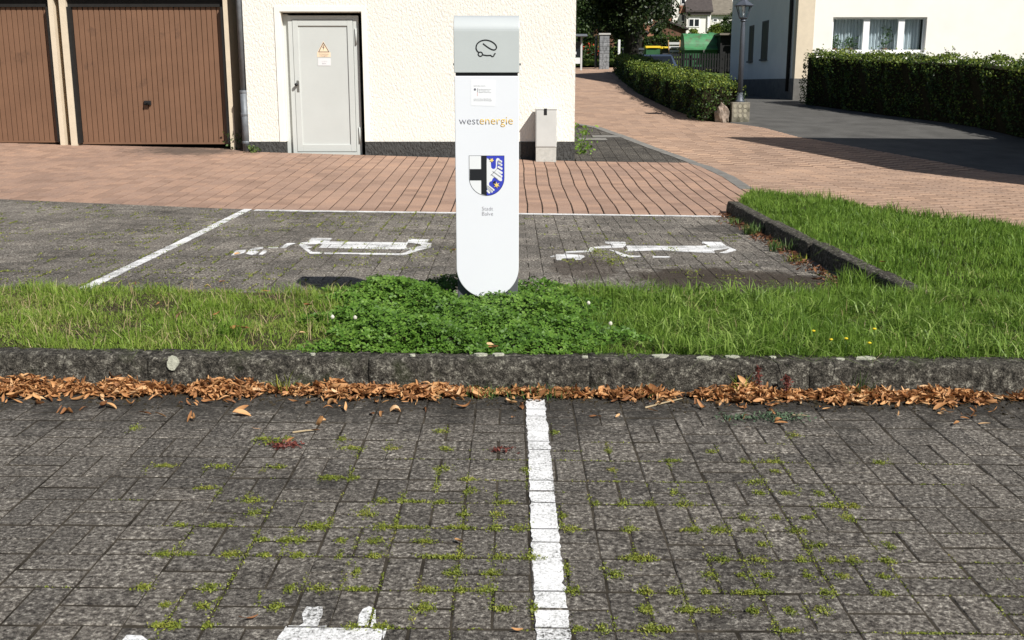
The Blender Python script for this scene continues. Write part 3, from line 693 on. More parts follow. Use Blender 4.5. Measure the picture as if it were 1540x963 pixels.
sz = rng.uniform(.011, .021, n)
tilt = rng.normal(0, .55, (n, 2)); N = np.stack([tilt[:, 0], tilt[:, 1] - .25, np.ones(n)], 1); N /= np.linalg.norm(N, axis=1)[:, None]
A = rng.uniform(0, 6.283, n); C = np.stack([x, y, hz], 1); Vs = []
for q in range(3):
    a = A + q * 2.094; T = np.stack([np.cos(a), np.sin(a), np.zeros(n)], 1); T -= N * (T * N).sum(1)[:, None]; T /= np.linalg.norm(T, axis=1)[:, None]
    B = np.cross(N, T); s = sz[:, None]
    Vs.append(np.stack([C, C + T * s * .55 - B * s * .45 + N * s * .12, C + T * s * 1.05 - B * s * .34 + N * s * .05, C + T * s * .98 - N * s * .02, C + T * s * 1.05 + B * s * .34 + N * s * .05, C + T * s * .55 + B * s * .45 + N * s * .12], 1))
V = np.concatenate(Vs, 0).reshape(-1, 3); b = np.arange(3 * n)[:, None] * 6
loops = np.concatenate([b + [0, 1, 2, 3], b + [0, 3, 4, 5]], 1).ravel()
tag(link('clover', np_mesh('clover', V, loops, np.full(6 * n, 4)), 'clover', kind='stuff'), 'dense dark green clover growing round the charging post', 'clover')
def mk_grass(name, n, x0, x1, hlo, hhi, mat, label, wfun, y0=4.73, y1=6.30, zfun=None, w=(.0025, .0055), lean=.5, poly=None):
    x, y = rng.uniform(x0, x1, n), rng.uniform(y0, y1, n); k = rng.random(n) < wfun(x, y)
    if poly is not None: k &= inside(poly, x, y)
    else: k &= clear_post(x, y)
    x, y = x[k], y[k]; m = len(x)
    patch = .72 + .48 * np.sin(x * 6.1 + 2 * np.sin(y * 4)) * np.sin(y * 5.3 + x * 2) + .2 * np.sin(x * 17 + y * 13)
    h = rng.uniform(hlo, hhi, m) * np.clip(patch, .28, 1.6) * np.clip(rng.normal(1, .22, m), .5, 1.7)
    z = (zfun(x, y) if zfun else zf(x, y) + BEDZ) - .005
    return blades(name, np.stack([x, y, z], 1), h, rng.uniform(*w, m), mat, lean, label=label, cat='grass')
mk_grass('lush_grass', 78000, -.6, 3.6, .055, .115, 'grass', 'long lush green grass in the bed right of the clover', lambda x, y: np.clip((x - .15) / .45, 0, 1) * (1 - .88 * clover_w(x, y)), y0=4.705, lean=.9)
mk_grass('mown_grass', 52000, -3.6, -.3, .028, .075, 'grass_dry', 'short yellowish patchy grass in the bed left of the clover', lambda x, y: np.clip((-.7 - x) / .25, 0, 1) * (1 - .9 * clover_w(x, y)) * (.45 + .55 * (np.sin(x * 4.2 + 1) * np.sin(y * 5 + x) > -.45)), y0=4.705, lean=1.1)
mk_grass('lawn_grass', 95000, 2.47, 7.2, .06, .125, 'grass', 'green grass on the raised lawn behind the side kerb', lambda x, y: np.where(x < 5, 1, .5), y0=6.2, y1=13.2, zfun=lambda x, y: zf(x, y) + .04, w=(.004, .010), poly=lawn_poly, lean=.8)
# edges of the bed where the grass hangs over the rear edging and the tall tuft at the right
def tuft(name, px_, py_, label, n=90, h=(.08, .2), r=.05, mat='grass', w=(.003, .007), dz=0.0, lean=.7, cat='grass tuft', group=None, at=None):
    g = at or G(px_, py_, dz); a = rng.uniform(0, 6.283, n); rr = r * np.sqrt(rng.random(n)); bx = g[0] + rr * np.cos(a); by = g[1] + rr * np.sin(a)
    o = blades(name, np.stack([bx - g[0], by - g[1], np.zeros(n)], 1), rng.uniform(h[0], h[1], n), rng.uniform(w[0], w[1], n), mat, lean, kind=None)
    o.location = (g[0], g[1], float(zf(*g)) + dz - .006); tag(o, label, cat, group); return o
x = rng.uniform(.35, 3.4, 9000); y = rng.uniform(4.72, 6.25, 9000); k = (np.sin(x * 7.3 + np.sin(y * 5) * 2) * np.sin(y * 6.1 + x * 1.7) > .05) & (rng.random(9000) > clover_w(x, y) * .8); x, y = x[k], y[k]; n = len(x)
blades('coarse_grass', np.stack([x, y, zf(x, y) + BEDZ - .005], 1), rng.uniform(.07, .165, n), rng.uniform(.005, .010, n), 'coarse', 1.25, label='coarse broad-bladed grass clumps in the bed right of the clover', cat='grass')
x = np.concatenate([rng.uniform(-3, -.9, 900), rng.uniform(.4, 3, 500)]); y = rng.uniform(4.75, 6.2, 1400)
blades('dead_stems', np.stack([x, y, zf(x, y) + BEDZ - .005], 1), rng.uniform(.04, .13, 1400), rng.uniform(.002, .004, 1400), 'straw', 1.3, label='pale dead grass stems scattered through the bed', cat='dead grass')
tuft('grass_tuft', 0, 0, 'thick dark green grass tuft growing against the side kerb next to the bed', 260, (.10, .24), .11, at=(2.30, 7.05), w=(.004, .008))
tuft('grass_tuft', 0, 0, 'pale spiky grass tuft in the short grass left of the clover', 120, (.08, .17), .07, at=(-1.38, 5.05), dz=BEDZ, mat='grass', lean=.9)
tuft('grass_tuft', 0, 0, 'broad-bladed weed tuft at the foot of the side kerb between fallen leaves', 70, (.08, .16), .08, at=(2.26, 9.95), w=(.006, .014), mat='weed')
tuft('grass_tuft', 0, 0, 'thin weed tuft at the foot of the side kerb below its offset stone', 60, (.06, .14), .10, at=(2.27, 8.9), w=(.005, .012), mat='weed')
tuft('grass_tuft', 0, 0, 'small yellowish weed tuft at the foot of the side kerb', 50, (.05, .11), .09, at=(2.25, 8.35), w=(.005, .012), mat='moss')
tuft('grass_tuft', 0, 0, 'small weed tuft at the far end of the side kerb', 40, (.05, .11), .06, at=(2.26, 10.75), w=(.005, .012), mat='weed')
for q, (px_, n_, hh, mt, lb) in enumerate(((427, 34, .13, 'moss', 'thin sparse weed growing up the front kerb left of the clover'), (665, 60, .06, 'weed', 'low green weed at the foot of the front kerb among the leaves'), (725, 90, .09, 'weed', 'mossy grass strip at the foot of the front kerb below the charging post'), (780, 80, .08, 'weed', 'mossy grass tuft at the foot of the front kerb beside the painted line'), (830, 70, .09, 'weed', 'dark weed at the foot of the front kerb just right of the painted line'), (1118, 50, .15, 'moss', 'yellow-green weed growing up the front kerb beside the red stems'), (1290, 46, .17, 'weed', 'thin upright weed against the front kerb below the dandelion'), (965, 30, .08, 'weed', 'small dark weed at the foot of the front kerb right of the painted line'))):
    tuft('kerb_weed', 0, 0, lb, n_, (hh * .4, hh), .05 if n_ < 55 else .09, mat=mt, at=((px_ - 770) / F * 4.76, 4.575), cat='weed', w=(.002, .006))
def red_stem(px_, h, lb):
    g = ((px_ - 770) / F * 4.74, 4.555); o = MB().tube([(0, 0, 0), (.004, 0, h * .5), (0, .004, h)], [.004, .003, .002], 6).build('red_stem', 'red_weed')
    o.location = (g[0], g[1], float(zf(*g)) - .003); n = 60; c = np.stack([rng.normal(0, .010, n), rng.normal(0, .008, n), rng.uniform(h * .35, h * 1.02, n)], 1)
    l_ = leaf_cards('leaf', c, .02, 'red_weed', o, up=0, aspect=.5); l_['kind'] = 'stuff'; tag(o, lb, 'weed')
red_stem(1139, .15, 'tall pinkish red stem of weed standing by the front kerb')
red_stem(1182, .11, 'short reddish dried stem of weed standing by the front kerb')
for q, (X_, Y_) in enumerate(((1.50, 4.86), (1.55, 4.80), (1.72, 4.92), (1.66, 4.80), (1.44, 4.95))):
    z = float(zf(X_, Y_)) + BEDZ; o = empty('dandelion', (X_, Y_, z)); h = .07 + .02 * (q % 3)
    MB().tube([(0, 0, -.01), (.004, 0, h * .5), (0, .003, h)], .0018, 5).build('stem', 'weed', o)
    MB().lathe([(.003, h - .004), (.009, h), (.0095, h + .003), (.004, h + .006)], n=10).build('flower_head', 'flower_yellow', o)
    tag(o, 'yellow dandelion flower standing in the lush grass near the front kerb', 'flower', 'dandelions in the bed')
for q, (px_, py_) in enumerate(((500, 477), (534, 478), (918, 487), (885, 456))):
    g = G(px_, py_, BEDZ + .09); z = float(zf(*g)) + BEDZ; o = empty('clover_flower', (g[0], g[1], z))
    MB().tube([(0, 0, -.01), (0, .003, .085)], .0015, 5).build('stem', 'weed', o); MB().lathe([(.002, .08), (.009, .085), (.010, .093), (.004, .101)], n=9).build('flower_head', 'flower_white', o)
    tag(o, 'small white clover blossom above the dark green clover', 'flower', 'clover blossoms in the bed')

# ------------------------------------------------------------------ fallen leaves
def dead_leaf(seed):
    q = random.Random(seed); L = q.uniform(.040, .072); w = q.uniform(.007, .013) if seed % 4 else q.uniform(.015, .024); curl = q.uniform(-1.3, 1.7); cup = q.uniform(.3, 1.3); tw = q.uniform(-1.5, 1.5); n = 6; v = []; f = []
    for i in range(n + 1):
        t = i / n; a = (t - .5) * curl * 2; x = (t - .5) * L * (1 - .12 * abs(curl)); z0 = (1 - math.cos(a)) * L * .38 * (1 if curl > 0 else -1)
        ww = w * (math.sin(math.pi * min(1, t * .92 + .06)) ** .7) + .0006
        for j in (-1, 0, 1):
            th = tw * (t - .5) * 2; yy = j * ww * .5; zz = abs(j) * ww * cup * .5
            v.append((x, yy * math.cos(th) - zz * math.sin(th), z0 + yy * math.sin(th) + zz * math.cos(th)))
    for i in range(n):
        for j in range(2): f.append((i * 3 + j, (i + 1) * 3 + j, (i + 1) * 3 + j + 1, i * 3 + j + 1))
    return v, f
LEAF = []
for s_ in range(24):
    v, f = dead_leaf(s_); me = bpy.data.meshes.new('fallen_leaf'); me.from_pydata(v, [], f); me.update(); me.polygons.foreach_set('use_smooth', [True] * len(me.polygons)); me.materials.append(M['dead_leaf']); LEAF.append((me, v, f))
def density(x):
    return float(np.clip(density0(x) * (.72 + .34 * math.sin(x * 5.7 + 1.1) * math.sin(x * 2.3) + .26 * math.sin(x * 13.7) + .12 * math.sin(x * 31)), .06, 1.25))
def density0(x):
    px_ = 770 + x / 4.6 * F
    return np.interp(px_, [0, 190, 300, 500, 560, 660, 780, 830, 880, 1000, 1100, 1200, 1350, 1540], [.8, 1, 1, 1, .75, .6, .45, .22, .8, .7, .95, .75, .75, .7])
spots = []
while len(spots) < 5600:
    x = random.uniform(-3.1, 3.1)
    if random.random() > density(x): continue
    t = min(abs(random.gauss(0, .38)), 1.25)
    wdt = .150 * (0.35 + .85 * density(x)); y = 4.585 - t * wdt
    pile = max(0, 1 - t) * .058 * density(x)
    if random.random() < .035: y -= abs(random.gauss(0, .16)); pile = 0
    spots.append((x, y, random.uniform(.1, 1.0) * pile))
spots.sort(key=lambda s: (-s[2]))
SUBS = MB(); cnt = 0
for i, (x, y, zz) in enumerate(spots):
    me, v, f = random.choice(LEAF); rot = Euler((random.gauss(0, .5), random.gauss(0, .38), random.uniform(0, 6.28))); s_ = random.choice((.35, .55, .7, .8, .9, 1.0, 1.1, 1.3)) * random.uniform(.85, 1.15)
    z = float(zf(x, y)) + .010 + zz
    if cnt < 290 and (zz > .012) and abs(x) < 2.0 and i % 2 == 0:
        o = bpy.data.objects.new('fallen_leaf', me); COL.objects.link(o); o.location = (x, y, z); o.rotation_euler = rot; o.scale = (s_,) * 3
        tag(o, 'dry curled orange-brown leaf in the drift along the front kerb', 'leaf', 'fallen leaves along the front kerb'); cnt += 1
    else:
        mt = Matrix.Translation((x, y, z)) @ rot.to_matrix().to_4x4() @ Matrix.Scale(s_, 4); SUBS.add([mt @ Vector(p) for p in v], f)
CR = MB()
for _ in range(1500):
    x = random.uniform(-2.3, 2.3); y = 4.585 - abs(random.gauss(0, .10)) ; q = random.uniform(.002, .006); z = float(zf(x, y)); a = random.uniform(0, 3)
    CR.obox((x, y), math.cos(a), math.sin(a), q * random.uniform(1, 4), q, z - .002, z + q * .8)
tag(CR.build('crumbs', 'soil', kind='stuff'), 'dark crumbs of soil and leaf under the drift by the front kerb', 'soil crumbs')
o = SUBS.build('leaf_litter', 'dead_leaf', kind='stuff', smooth=True, fix=False); tag(o, 'loose orange-brown leaf litter heaped under the front kerb', 'leaf litter')
SUB2 = MB()
for i in range(420):
    y = random.uniform(6.7, 11.5); x = 2.35 - abs(random.gauss(0, .085)) - .01
    me, v, f = random.choice(LEAF); mt = Matrix.Translation((x, y, float(zf(x, y)) + random.uniform(.008, .03))) @ Euler((random.gauss(0, .5), random.gauss(0, .4), random.uniform(0, 6.28))).to_matrix().to_4x4(); SUB2.add([mt @ Vector(p) for p in v], f)
o = SUB2.build('leaf_litter', 'dead_shaded', kind='stuff', smooth=True, fix=False); tag(o, 'brown leaf litter in the shade at the foot of the side kerb', 'leaf litter')
def one_leaf(px_, py_, label, dz=.008, s=1.0, group=None, rot=None):
    g = G(px_, py_, dz); me = random.choice(LEAF)[0]; o = bpy.data.objects.new('fallen_leaf', me); COL.objects.link(o)
    o.location = (g[0], g[1], float(zf(*g)) + dz); o.rotation_euler = rot or (random.gauss(0, .25), random.gauss(0, .2), random.uniform(0, 6.28)); o.scale = (s,) * 3; tag(o, label, 'leaf', group)
for px_, py_ in ((373, 930), (690, 814), (777, 948), (437, 662), (385, 645), (1175, 636), (895, 626), (560, 622)): one_leaf(px_, py_, 'single dry brown leaf lying on the dark front paving', group='loose leaves on the front paving', s=.8)
for px_, py_ in ((204, 428), (312, 429), (401, 438), (238, 455), (270, 473), (327, 472), (353, 495), (368, 494), (463, 459), (455, 500)): one_leaf(px_, py_, 'dry brown leaf lying on the short grass left of the clover', dz=BEDZ + .05, group='leaves on the short grass', s=1.1)
for px_, py_ in ((740, 519), (742, 523)): one_leaf(px_, py_, 'brown leaf caught at the front edge of the clover', dz=BEDZ + .06, group='leaves caught in the clover', s=1.1)
for px_, py_ in ((357, 382), (682, 376), (334, 424), (1327, 394)): one_leaf(px_, py_, 'pale dry leaf lying on the rear paving' if px_ < 1300 else 'pale dry leaf lying on top of the side kerb', dz=.008 if px_ < 1300 else .14, group='loose leaves on the rear paving' if px_ < 1300 else None, s=1.1)
def twig(px_, py_, qx, qy, lb):
    a = G(px_, py_, .008); b = G(qx, qy, .012); o = empty('twig', (a[0], a[1], float(zf(*a)) + .004))
    d = (b[0] - a[0], b[1] - a[1]); MB().tube([(0, 0, 0), (d[0] * .5 + .008, d[1] * .5, .004), (d[0], d[1], .002)], [.004, .0032, .002], 6).build('stalk', 'twig', o); tag(o, lb, 'twig')
twig(970, 612, 1026, 598, 'pale forked twig lying beside the leaf drift right of the painted line')
twig(440, 649, 476, 645, 'pale straw stalk lying on the dark front paving')
twig(1190, 623, 1215, 624, 'thin dry stalk on the front paving by the grey-green weed')

# ------------------------------------------------------------------ moss in the joints
MO = [(205, 643, 18), (395, 663, 26), (430, 664, 16), (332, 703, 34), (415, 706, 26), (243, 706, 34), (305, 742, 34), (381, 748, 36), (384, 770, 24), (478, 784, 36), (331, 783, 36), (263, 801, 20), (253, 826, 34), (289, 824, 24), (399, 803, 24), (352, 828, 30), (341, 847, 24), (323, 873, 38), (216, 881, 28), (252, 907, 20), (312, 900, 26), (272, 927, 32), (321, 928, 22), (230, 955, 24), (514, 663, 16), (526, 680, 36), (492, 722, 28), (506, 714, 30), (534, 713, 22), (478, 786, 34), (455, 804, 24), (433, 805, 26), (514, 811, 20), (452, 829, 26), (398, 833, 22), (515, 826, 14), (553, 768, 34), (575, 787, 28), (565, 811, 34), (540, 851, 14), (484, 878, 30), (543, 877, 44), (418, 903, 26), (440, 880, 20), (535, 930, 26), (592, 672, 28), (662, 649, 24), (672, 675, 22), (664, 712, 30), (703, 721, 22), (665, 730, 14), (622, 748, 52), (758, 748, 36), (662, 761, 16), (570, 764, 24), (708, 744, 24), (790, 712, 16), (748, 767, 22), (698, 768, 22), (610, 787, 70), (690, 788, 50), (745, 787, 26), (780, 788, 30), (846, 768, 16), (858, 788, 32), (640, 808, 34), (565, 828, 30), (670, 832, 80), (753, 829, 30), (800, 833, 40), (684, 855, 34), (740, 856, 34), (645, 879, 28), (695, 881, 26), (730, 881, 34), (857, 857, 14), (862, 884, 24), (636, 908, 18), (755, 908, 34), (803, 908, 16), (578, 933, 40), (640, 930, 26), (835, 651, 14), (914, 672, 12), (922, 714, 14), (938, 755, 20), (895, 751, 14), (945, 791, 26), (948, 838, 36), (922, 858, 30), (1015, 701, 28), (1011, 736, 12), (1026, 753, 28), (975, 756, 18), (1045, 797, 18), (1075, 796, 26), (1035, 793, 26), (1068, 676, 18), (1158, 689, 38), (1124, 702, 16), (1132, 719, 30), (1166, 710, 18), (1180, 736, 24), (1140, 738, 18), (1228, 738, 18), (1248, 756, 40), (1280, 758, 20), (1316, 690, 22), (1198, 659, 18), (1115, 773, 18), (1127, 792, 26), (1206, 771, 18), (1198, 796, 34), (1166, 777, 12), (1273, 777, 28), (1085, 799, 20), (1143, 814, 22), (1138, 839, 34), (1083, 839, 30), (1205, 840, 22), (1217, 815, 22), (1239, 826, 14), (1255, 848, 20), (1280, 840, 24), (1265, 866, 24), (970, 836, 40), (1068, 866, 26), (1112, 862, 16), (1152, 862, 22), (1213, 863, 18), (1335, 820, 20), (1330, 840, 24), (1325, 864, 20), (970, 888, 30), (1015, 888, 24), (1130, 888, 66), (1060, 889, 16), (1240, 890, 22), (1328, 889, 26), (970, 914, 26), (1035, 917, 44), (1075, 916, 20), (1131, 910, 14), (1137, 932, 18), (1190, 922, 18), (1236, 918, 30), (1181, 942, 38), (975, 945, 30), (1000, 944, 24), (870, 938, 18), (905, 940, 20)]
pts = []; hs = []
GY0 = 2.481 - .209 * 3; GX0 = .0525
def snap(v, o, m): return round((v - o) / m) * m + o
for px_, py_, w_ in MO:
    c = G(px_, py_); wd = w_ / F * c[1] * .5; ky = snap(c[1], GY0, .1045); kx = snap(c[0], GX0, .1045); hor = w_ > 15 or random.random() < .5; sy_ = .007 if w_ > 40 else random.uniform(.007, .017)
    for _ in range(int(44 + w_ * 6.5)):
        if hor and (random.random() < .86): q = (c[0] + random.gauss(0, wd * .55), ky + random.gauss(0, sy_))
        else: q = (kx + random.gauss(0, .0068), c[1] + random.gauss(0, .030))
        pts.append((q[0], q[1], 0)); hs.append(random.uniform(.001, .014))
for _ in range(330):                       # thin runs of moss lying in the joints
    x = random.uniform(-1.3, 1.6); y = random.uniform(2.2, 3.9)
    d_ = .5 + .5 * math.sin(x * 3.1 + 1.2) * math.sin(y * 3.7 + x)
    if random.random() > d_ * (1.0 if x > -.35 else .45): continue
    if random.random() < .72: ky = snap(y, GY0, .209 if random.random() < .7 else .1045); L = random.uniform(.02, .11); run = [(x + random.uniform(-L, L), ky + random.gauss(0, .0035)) for _ in range(int(L * 420))]
    else: kx = snap(x, GX0, .209); L = random.uniform(.02, .07); run = [(kx + random.gauss(0, .0035), y + random.uniform(-L, L)) for _ in range(int(L * 420))]
    for q in run: pts.append((q[0], q[1], 0)); hs.append(random.uniform(0, .004))
pm_ = np.array(pts); pm_[:, 2] = zf(pm_[:, 0], pm_[:, 1]) + np.array(hs) * .7 - .002
o = leaf_cards('joint_moss', pm_, rng.uniform(.004, .011, len(pm_)), 'moss', kind='stuff', up=.5, aspect=.45); tag(o, 'yellow-green moss tufts in the joints of the front paving', 'moss')
pts = []
for (x0, x1, y0, y1) in rfull:
    for _ in range(2):
        if random.random() < .5: ax, ay, bx, by = x0 - .003, y0 - .003, x1, y0 - .003
        else: ax, ay, bx, by = x0 - .003, y0, x0 - .003, y1
        px_ = .5 * (ax + bx); py_ = .5 * (ay + by)
        dens = .5 + .5 * math.sin(px_ * 2.3 + 1.5 * math.sin(py_ * 1.7)) * math.sin(py_ * 2.1 + px_)
        dens *= 1.0 if px_ < -.4 else .38
        if random.random() < dens * .55:
            for q in range(14):
                t = random.random(); pts.append((ax + (bx - ax) * t + random.gauss(0, .006), ay + (by - ay) * t + random.gauss(0, .006), random.uniform(0, .008)))
for (px_, py_, n_, sp_) in ((920, 395, 160, .10), (900, 383, 120, .10), (930, 390, 120, .16), (1010, 378, 40, .05), (893, 377, 60, .08), (1040, 412, 50, .08), (860, 396, 60, .08), (640, 388, 40, .1), (540, 402, 60, .15)):
    g = G(px_, py_)
    for q in range(n_): pts.append((g[0] + random.gauss(0, sp_ * .5), g[1] + random.gauss(0, sp_), random.uniform(0, .03)))
pm_ = np.array(pts); pm_[:, 2] += zf(pm_[:, 0], pm_[:, 1]) + .002
o = leaf_cards('joint_moss', pm_, rng.uniform(.010, .022, len(pm_)), 'moss', kind='stuff', up=.4, aspect=.45); tag(o, 'patchy green moss in the joints of the rear paving', 'moss')
def weed_patch(px_, py_, n_, r_, mat, lb, s=.018):
    g = G(px_, py_); c = np.stack([rng.normal(0, r_, n_), rng.normal(0, r_ * .6, n_), rng.uniform(.002, .018, n_)], 1)
    o = leaf_cards('weed', c, s, mat, up=.6, aspect=.4, kind='stuff'); o.location = (g[0], g[1], float(zf(*g))); tag(o, lb, 'weed')
weed_patch(1170, 629, 260, .055, 'weed_blue', 'grey-green low weed spreading on the front paving near the leaf drift')
weed_patch(1105, 630, 110, .045, 'weed_blue', 'small grey-green weed on the front paving left of the larger one')
weed_patch(428, 672, 130, .03, 'red_weed', 'dark reddish weed rosette in a joint of the front paving')
weed_patch(755, 679, 60, .028, 'red_weed', 'small reddish weed in a joint beside the painted line')
weed_patch(410, 690 - 23, 60, .03, 'moss', 'pale moss cushion beside the red weed rosette')

# ------------------------------------------------------------------ charging post
BASE_Z = float(zf(post_x, post_y)) + BEDZ - .03
cp = empty('charging_post', (post_x, post_y, BASE_Z))
U = lambda px_: (px_ - 733.3) * .00361
def Wz(py_): return P(733, py_, post_y).z - BASE_Z
hw = .1735; zb = Wz(448.5); zt = Wz(114.5); zh = Wz(109.5); ztop = Wz(22)
MB().box(-hw + .004, hw - .004, .028, .262, -.10, zb + .205, .004).build('base', 'post_dark', cp)
MB().box(-hw + .002, hw - .002, .030, .270, zb + .2055, zt + .002, .006).build('housing', 'post_side', cp)
pl = [(-hw, zt), (hw, zt)] + [(hw * math.cos(a), zb + hw - hw * math.sin(a)) for a in np.linspace(0, math.pi, 33)]
bm = bmesh.new(); vs = [bm.verts.new((p[0], 0, p[1])) for p in pl]; fce = bm.faces.new(vs)
r_ = bmesh.ops.extrude_face_region(bm, geom=[fce]); bmesh.ops.translate(bm, verts=[g for g in r_['geom'] if isinstance(g, bmesh.types.BMVert)], vec=(0, .0275, 0))
bmesh.ops.recalc_face_normals(bm, faces=bm.faces); me = bpy.data.meshes.new('front_panel'); bm.to_mesh(me); bm.free()
fp = link('front_panel', me, 'post_white', cp); bv = fp.modifiers.new('b', 'BEVEL'); bv.width = .003; bv.segments = 2; bv.limit_method = 'ANGLE'
MB().box(-hw + .006, hw - .006, .012, .26, zt + .0022, zh + .004).build('shadow_gap', 'black', cp)
zc = Wz(47)
prof = [(.0, zh), (.0, zc)] + [(.10 - .10 * math.cos(a), zc + (ztop - zc) * math.sin(a)) for a in np.linspace(.15, math.pi / 2, 12)] + [(.25, ztop - .004), (.275, ztop - .02), (.275, zh)]
hd = MB().prism(prof, 'x', -.1755, .1755).build('head', 'post_silver', cp); bv = hd.modifiers.new('b', 'BEVEL'); bv.width = .003; bv.segments = 2; bv.limit_method = 'ANGLE'; bv.angle_limit = R(50)
for p_ in hd.data.polygons: p_.use_smooth = False
def flat(name, pts, mat, parent, y=-.0008, th=.0006):
    return MB().prism([(a, b) for a, b in pts], 'y', y, y + th).build(name, mat, parent)
def ribbon(mb, path, w, y, th=.0008, closed=False):
    n = len(path); L = []; Rr = []
    for i in range(n):
        a = Vector(path[(i - 1) % n] if closed or i else path[0]); b = Vector(path[(i + 1) % n] if closed or i < n - 1 else path[-1])
        d = (b - a).normalized(); q = Vector((-d.y, d.x)) * w / 2; p = Vector(path[i]); L.append(p + q); Rr.append(p - q)
    m = n if closed else n - 1
    for i in range(m):
        j = (i + 1) % n; mb.prism([tuple(L[i]), tuple(L[j]), tuple(Rr[j]), tuple(Rr[i])], 'y', y, y + th)
def smooth(pts, sub=5, closed=False):
    out = []; n = len(pts)
    for i in range(n if closed else n - 1):
        g = lambda k: Vector(pts[k % n]) if closed else Vector(pts[max(0, min(n - 1, k))])
        p0, p1, p2, p3 = g(i - 1), g(i), g(i + 1), g(i + 2)
        for s_ in range(sub):
            t = s_ / sub; out.append(tuple(.5 * ((2 * p1) + (p2 - p0) * t + (2 * p0 - 5 * p1 + 4 * p2 - p3) * t * t + (3 * p1 - p0 - 3 * p2 + p3) * t ** 3)))
    if not closed: out.append(tuple(pts[-1]))
    return out
c5 = lambda a: [(U(680 + x_ * .10904), Wz(15 + y_ * .10904)) for x_, y_ in a]
mb = MB()
ribbon(mb, smooth(c5([(440, 465), (500, 512), (555, 545), (600, 552), (625, 520), (605, 475), (550, 435), (480, 418), (410, 432), (360, 475), (348, 530), (362, 568), (385, 588)])), .0068, -.0012)
ribbon(mb, c5([(405 + 29 * math.cos(a), 612 + 29 * math.sin(a)) for a in np.linspace(0, 6.283, 21)[:-1]]), .0062, -.0012, closed=True)
ribbon(mb, smooth(c5([(435, 620), (490, 630), (552, 628)])), .0066, -.0012)
ribbon(mb, smooth(c5([(548, 630), (560, 643), (575, 644), (589, 632), (594, 612), (612, 601)])), .0062, -.0012)
mb.build('car_emblem', 'ink', cp)
def text(name, s, x0, x1, zb_, mat, parent, y=-.0009, align=None, size=None, thin=0.0, th=.0003, sx=1.0):
    cu = bpy.data.curves.new(name, 'FONT'); cu.body = s; cu.size = 1.0; cu.offset = thin; cu.extrude = 0.0; cu.resolution_u = 3
    tmp = bpy.data.objects.new(name, cu); COL.objects.link(tmp); dg = bpy.context.evaluated_depsgraph_get(); dg.update()
    me = bpy.data.meshes.new_from_object(tmp.evaluated_get(dg)); bpy.data.objects.remove(tmp)
    co = np.empty(len(me.vertices) * 3, np.float32); me.vertices.foreach_get('co', co); co = co.reshape(-1, 3)
    lo, hi = co[:, 0].min(), co[:, 0].max()
    if size is None: kx = (x1 - x0) / (hi - lo); kz = kx / sx
    else: kz = size; kx = size * sx
    X_ = (co[:, 0] - lo) * kx
    if align == 'C': X_ = X_ - X_.max() / 2 + (x0 if x1 is None else (x0 + x1) / 2)
    else: X_ = X_ + x0
    out = np.stack([X_, np.full(len(co), y), co[:, 1] * kz + zb_], 1).astype(np.float32); me.vertices.foreach_set('co', out.ravel()); me.update()
    me.materials.clear(); o = link(name, me, mat, parent); md = o.modifiers.new('t', 'SOLIDIFY'); md.thickness = th; md.offset = 0; return o
text('lettering', 'west', U(691.5), U(721.8), Wz(187.3), 'ink_grey', cp, thin=-.012)
text('lettering', 'energie', U(722.4), U(772.3), Wz(187.3), 'amber', cp, thin=-.004)
text('lettering', 'Stadt', U(733.7), None, Wz(316.6), 'ink_light', cp, align='C', size=.0305, thin=-.012)
text('lettering', 'Balve', U(733.7), None, Wz(324.2), 'ink_light', cp, align='C', size=.0305, thin=-.012)
st = flat('funding_sticker', [(U(709.6), Wz(159)), (U(745.8), Wz(160)), (U(746.4), Wz(121)), (U(710), Wz(120.2))], 'sticker', cp, -.0007, .0006)
def tiny(s, px_, py_, size, mat='grey_print'): text('print', s, U(px_), None, Wz(py_), mat, st, y=-.0012, size=size, th=.0002)
tiny('Gefördert durch:', 713.8, 130.2, .0092); tiny('Bundesministerium', 721.2, 135.4, .0088); tiny('für Verkehr und', 721.2, 137.6, .0088); tiny('digitale Infrastruktur', 721.2, 139.8, .0084)
tiny('aufgrund eines Beschlusses', 713.6, 149.8, .0088); tiny('des Deutschen Bundestages', 713.6, 152.2, .0088)
flat('eagle_mark', [(U(715.7 + 1.7 * math.cos(a)), Wz(134.8 + 1.9 * math.sin(a))) for a in np.linspace(0, 6.28, 11)[:-1]], 'ink_grey', st, -.0012, .0004)
flat('flag_bar', [(U(719.1), Wz(133)), (U(719.7), Wz(133)), (U(719.7), Wz(139)), (U(719.1), Wz(139))], 'ink', st, -.0012, .0004)
flat('flag_bar', [(U(719.1), Wz(139.1)), (U(719.7), Wz(139.1)), (U(719.7), Wz(144.5)), (U(719.1), Wz(144.5))], 'red_print', st, -.0012, .0004)
# coat of arms
c3 = lambda a: [(U(695 + x_ * .11416), Wz(225 + y_ * .11416)) for x_, y_ in a]
def shield(e=0, left=True, right=True):
    arc = [(330 + (230 + e) * math.cos(a), 375 + (230 + e) * math.sin(a)) for a in np.linspace(0, math.pi, 29)]
    p = []
    if right: p += [(560 + e, 85 - e)] + [q for q in arc if q[0] >= 329.9]
    if not right: p += [(330, 85 - e), (330, 605 + e)]
    if left: p += [q for q in arc if q[0] < 329.9] + [(100 - e, 85 - e)]
    if not left: p += [(330, 85 - e)]
    return p
ca = flat('coat_of_arms', c3(shield(5)), 'ink', cp, -.0010, .0010)
flat('white_field', c3(shield(0, right=False)), 'shield_white', ca, -.0016, .0006)
flat('blue_field', c3(shield(0, left=False)), 'blue', ca, -.0016, .0006)
flat('black_cross', c3([(256, 82), (330, 82), (330, 606), (256, 588)]), 'ink', ca, -.0022, .0006)
flat('black_cross', c3([(104, 258), (257, 258), (257, 408), (104, 408)]), 'ink', ca, -.0022, .0006)
E_ = 'shield_white'
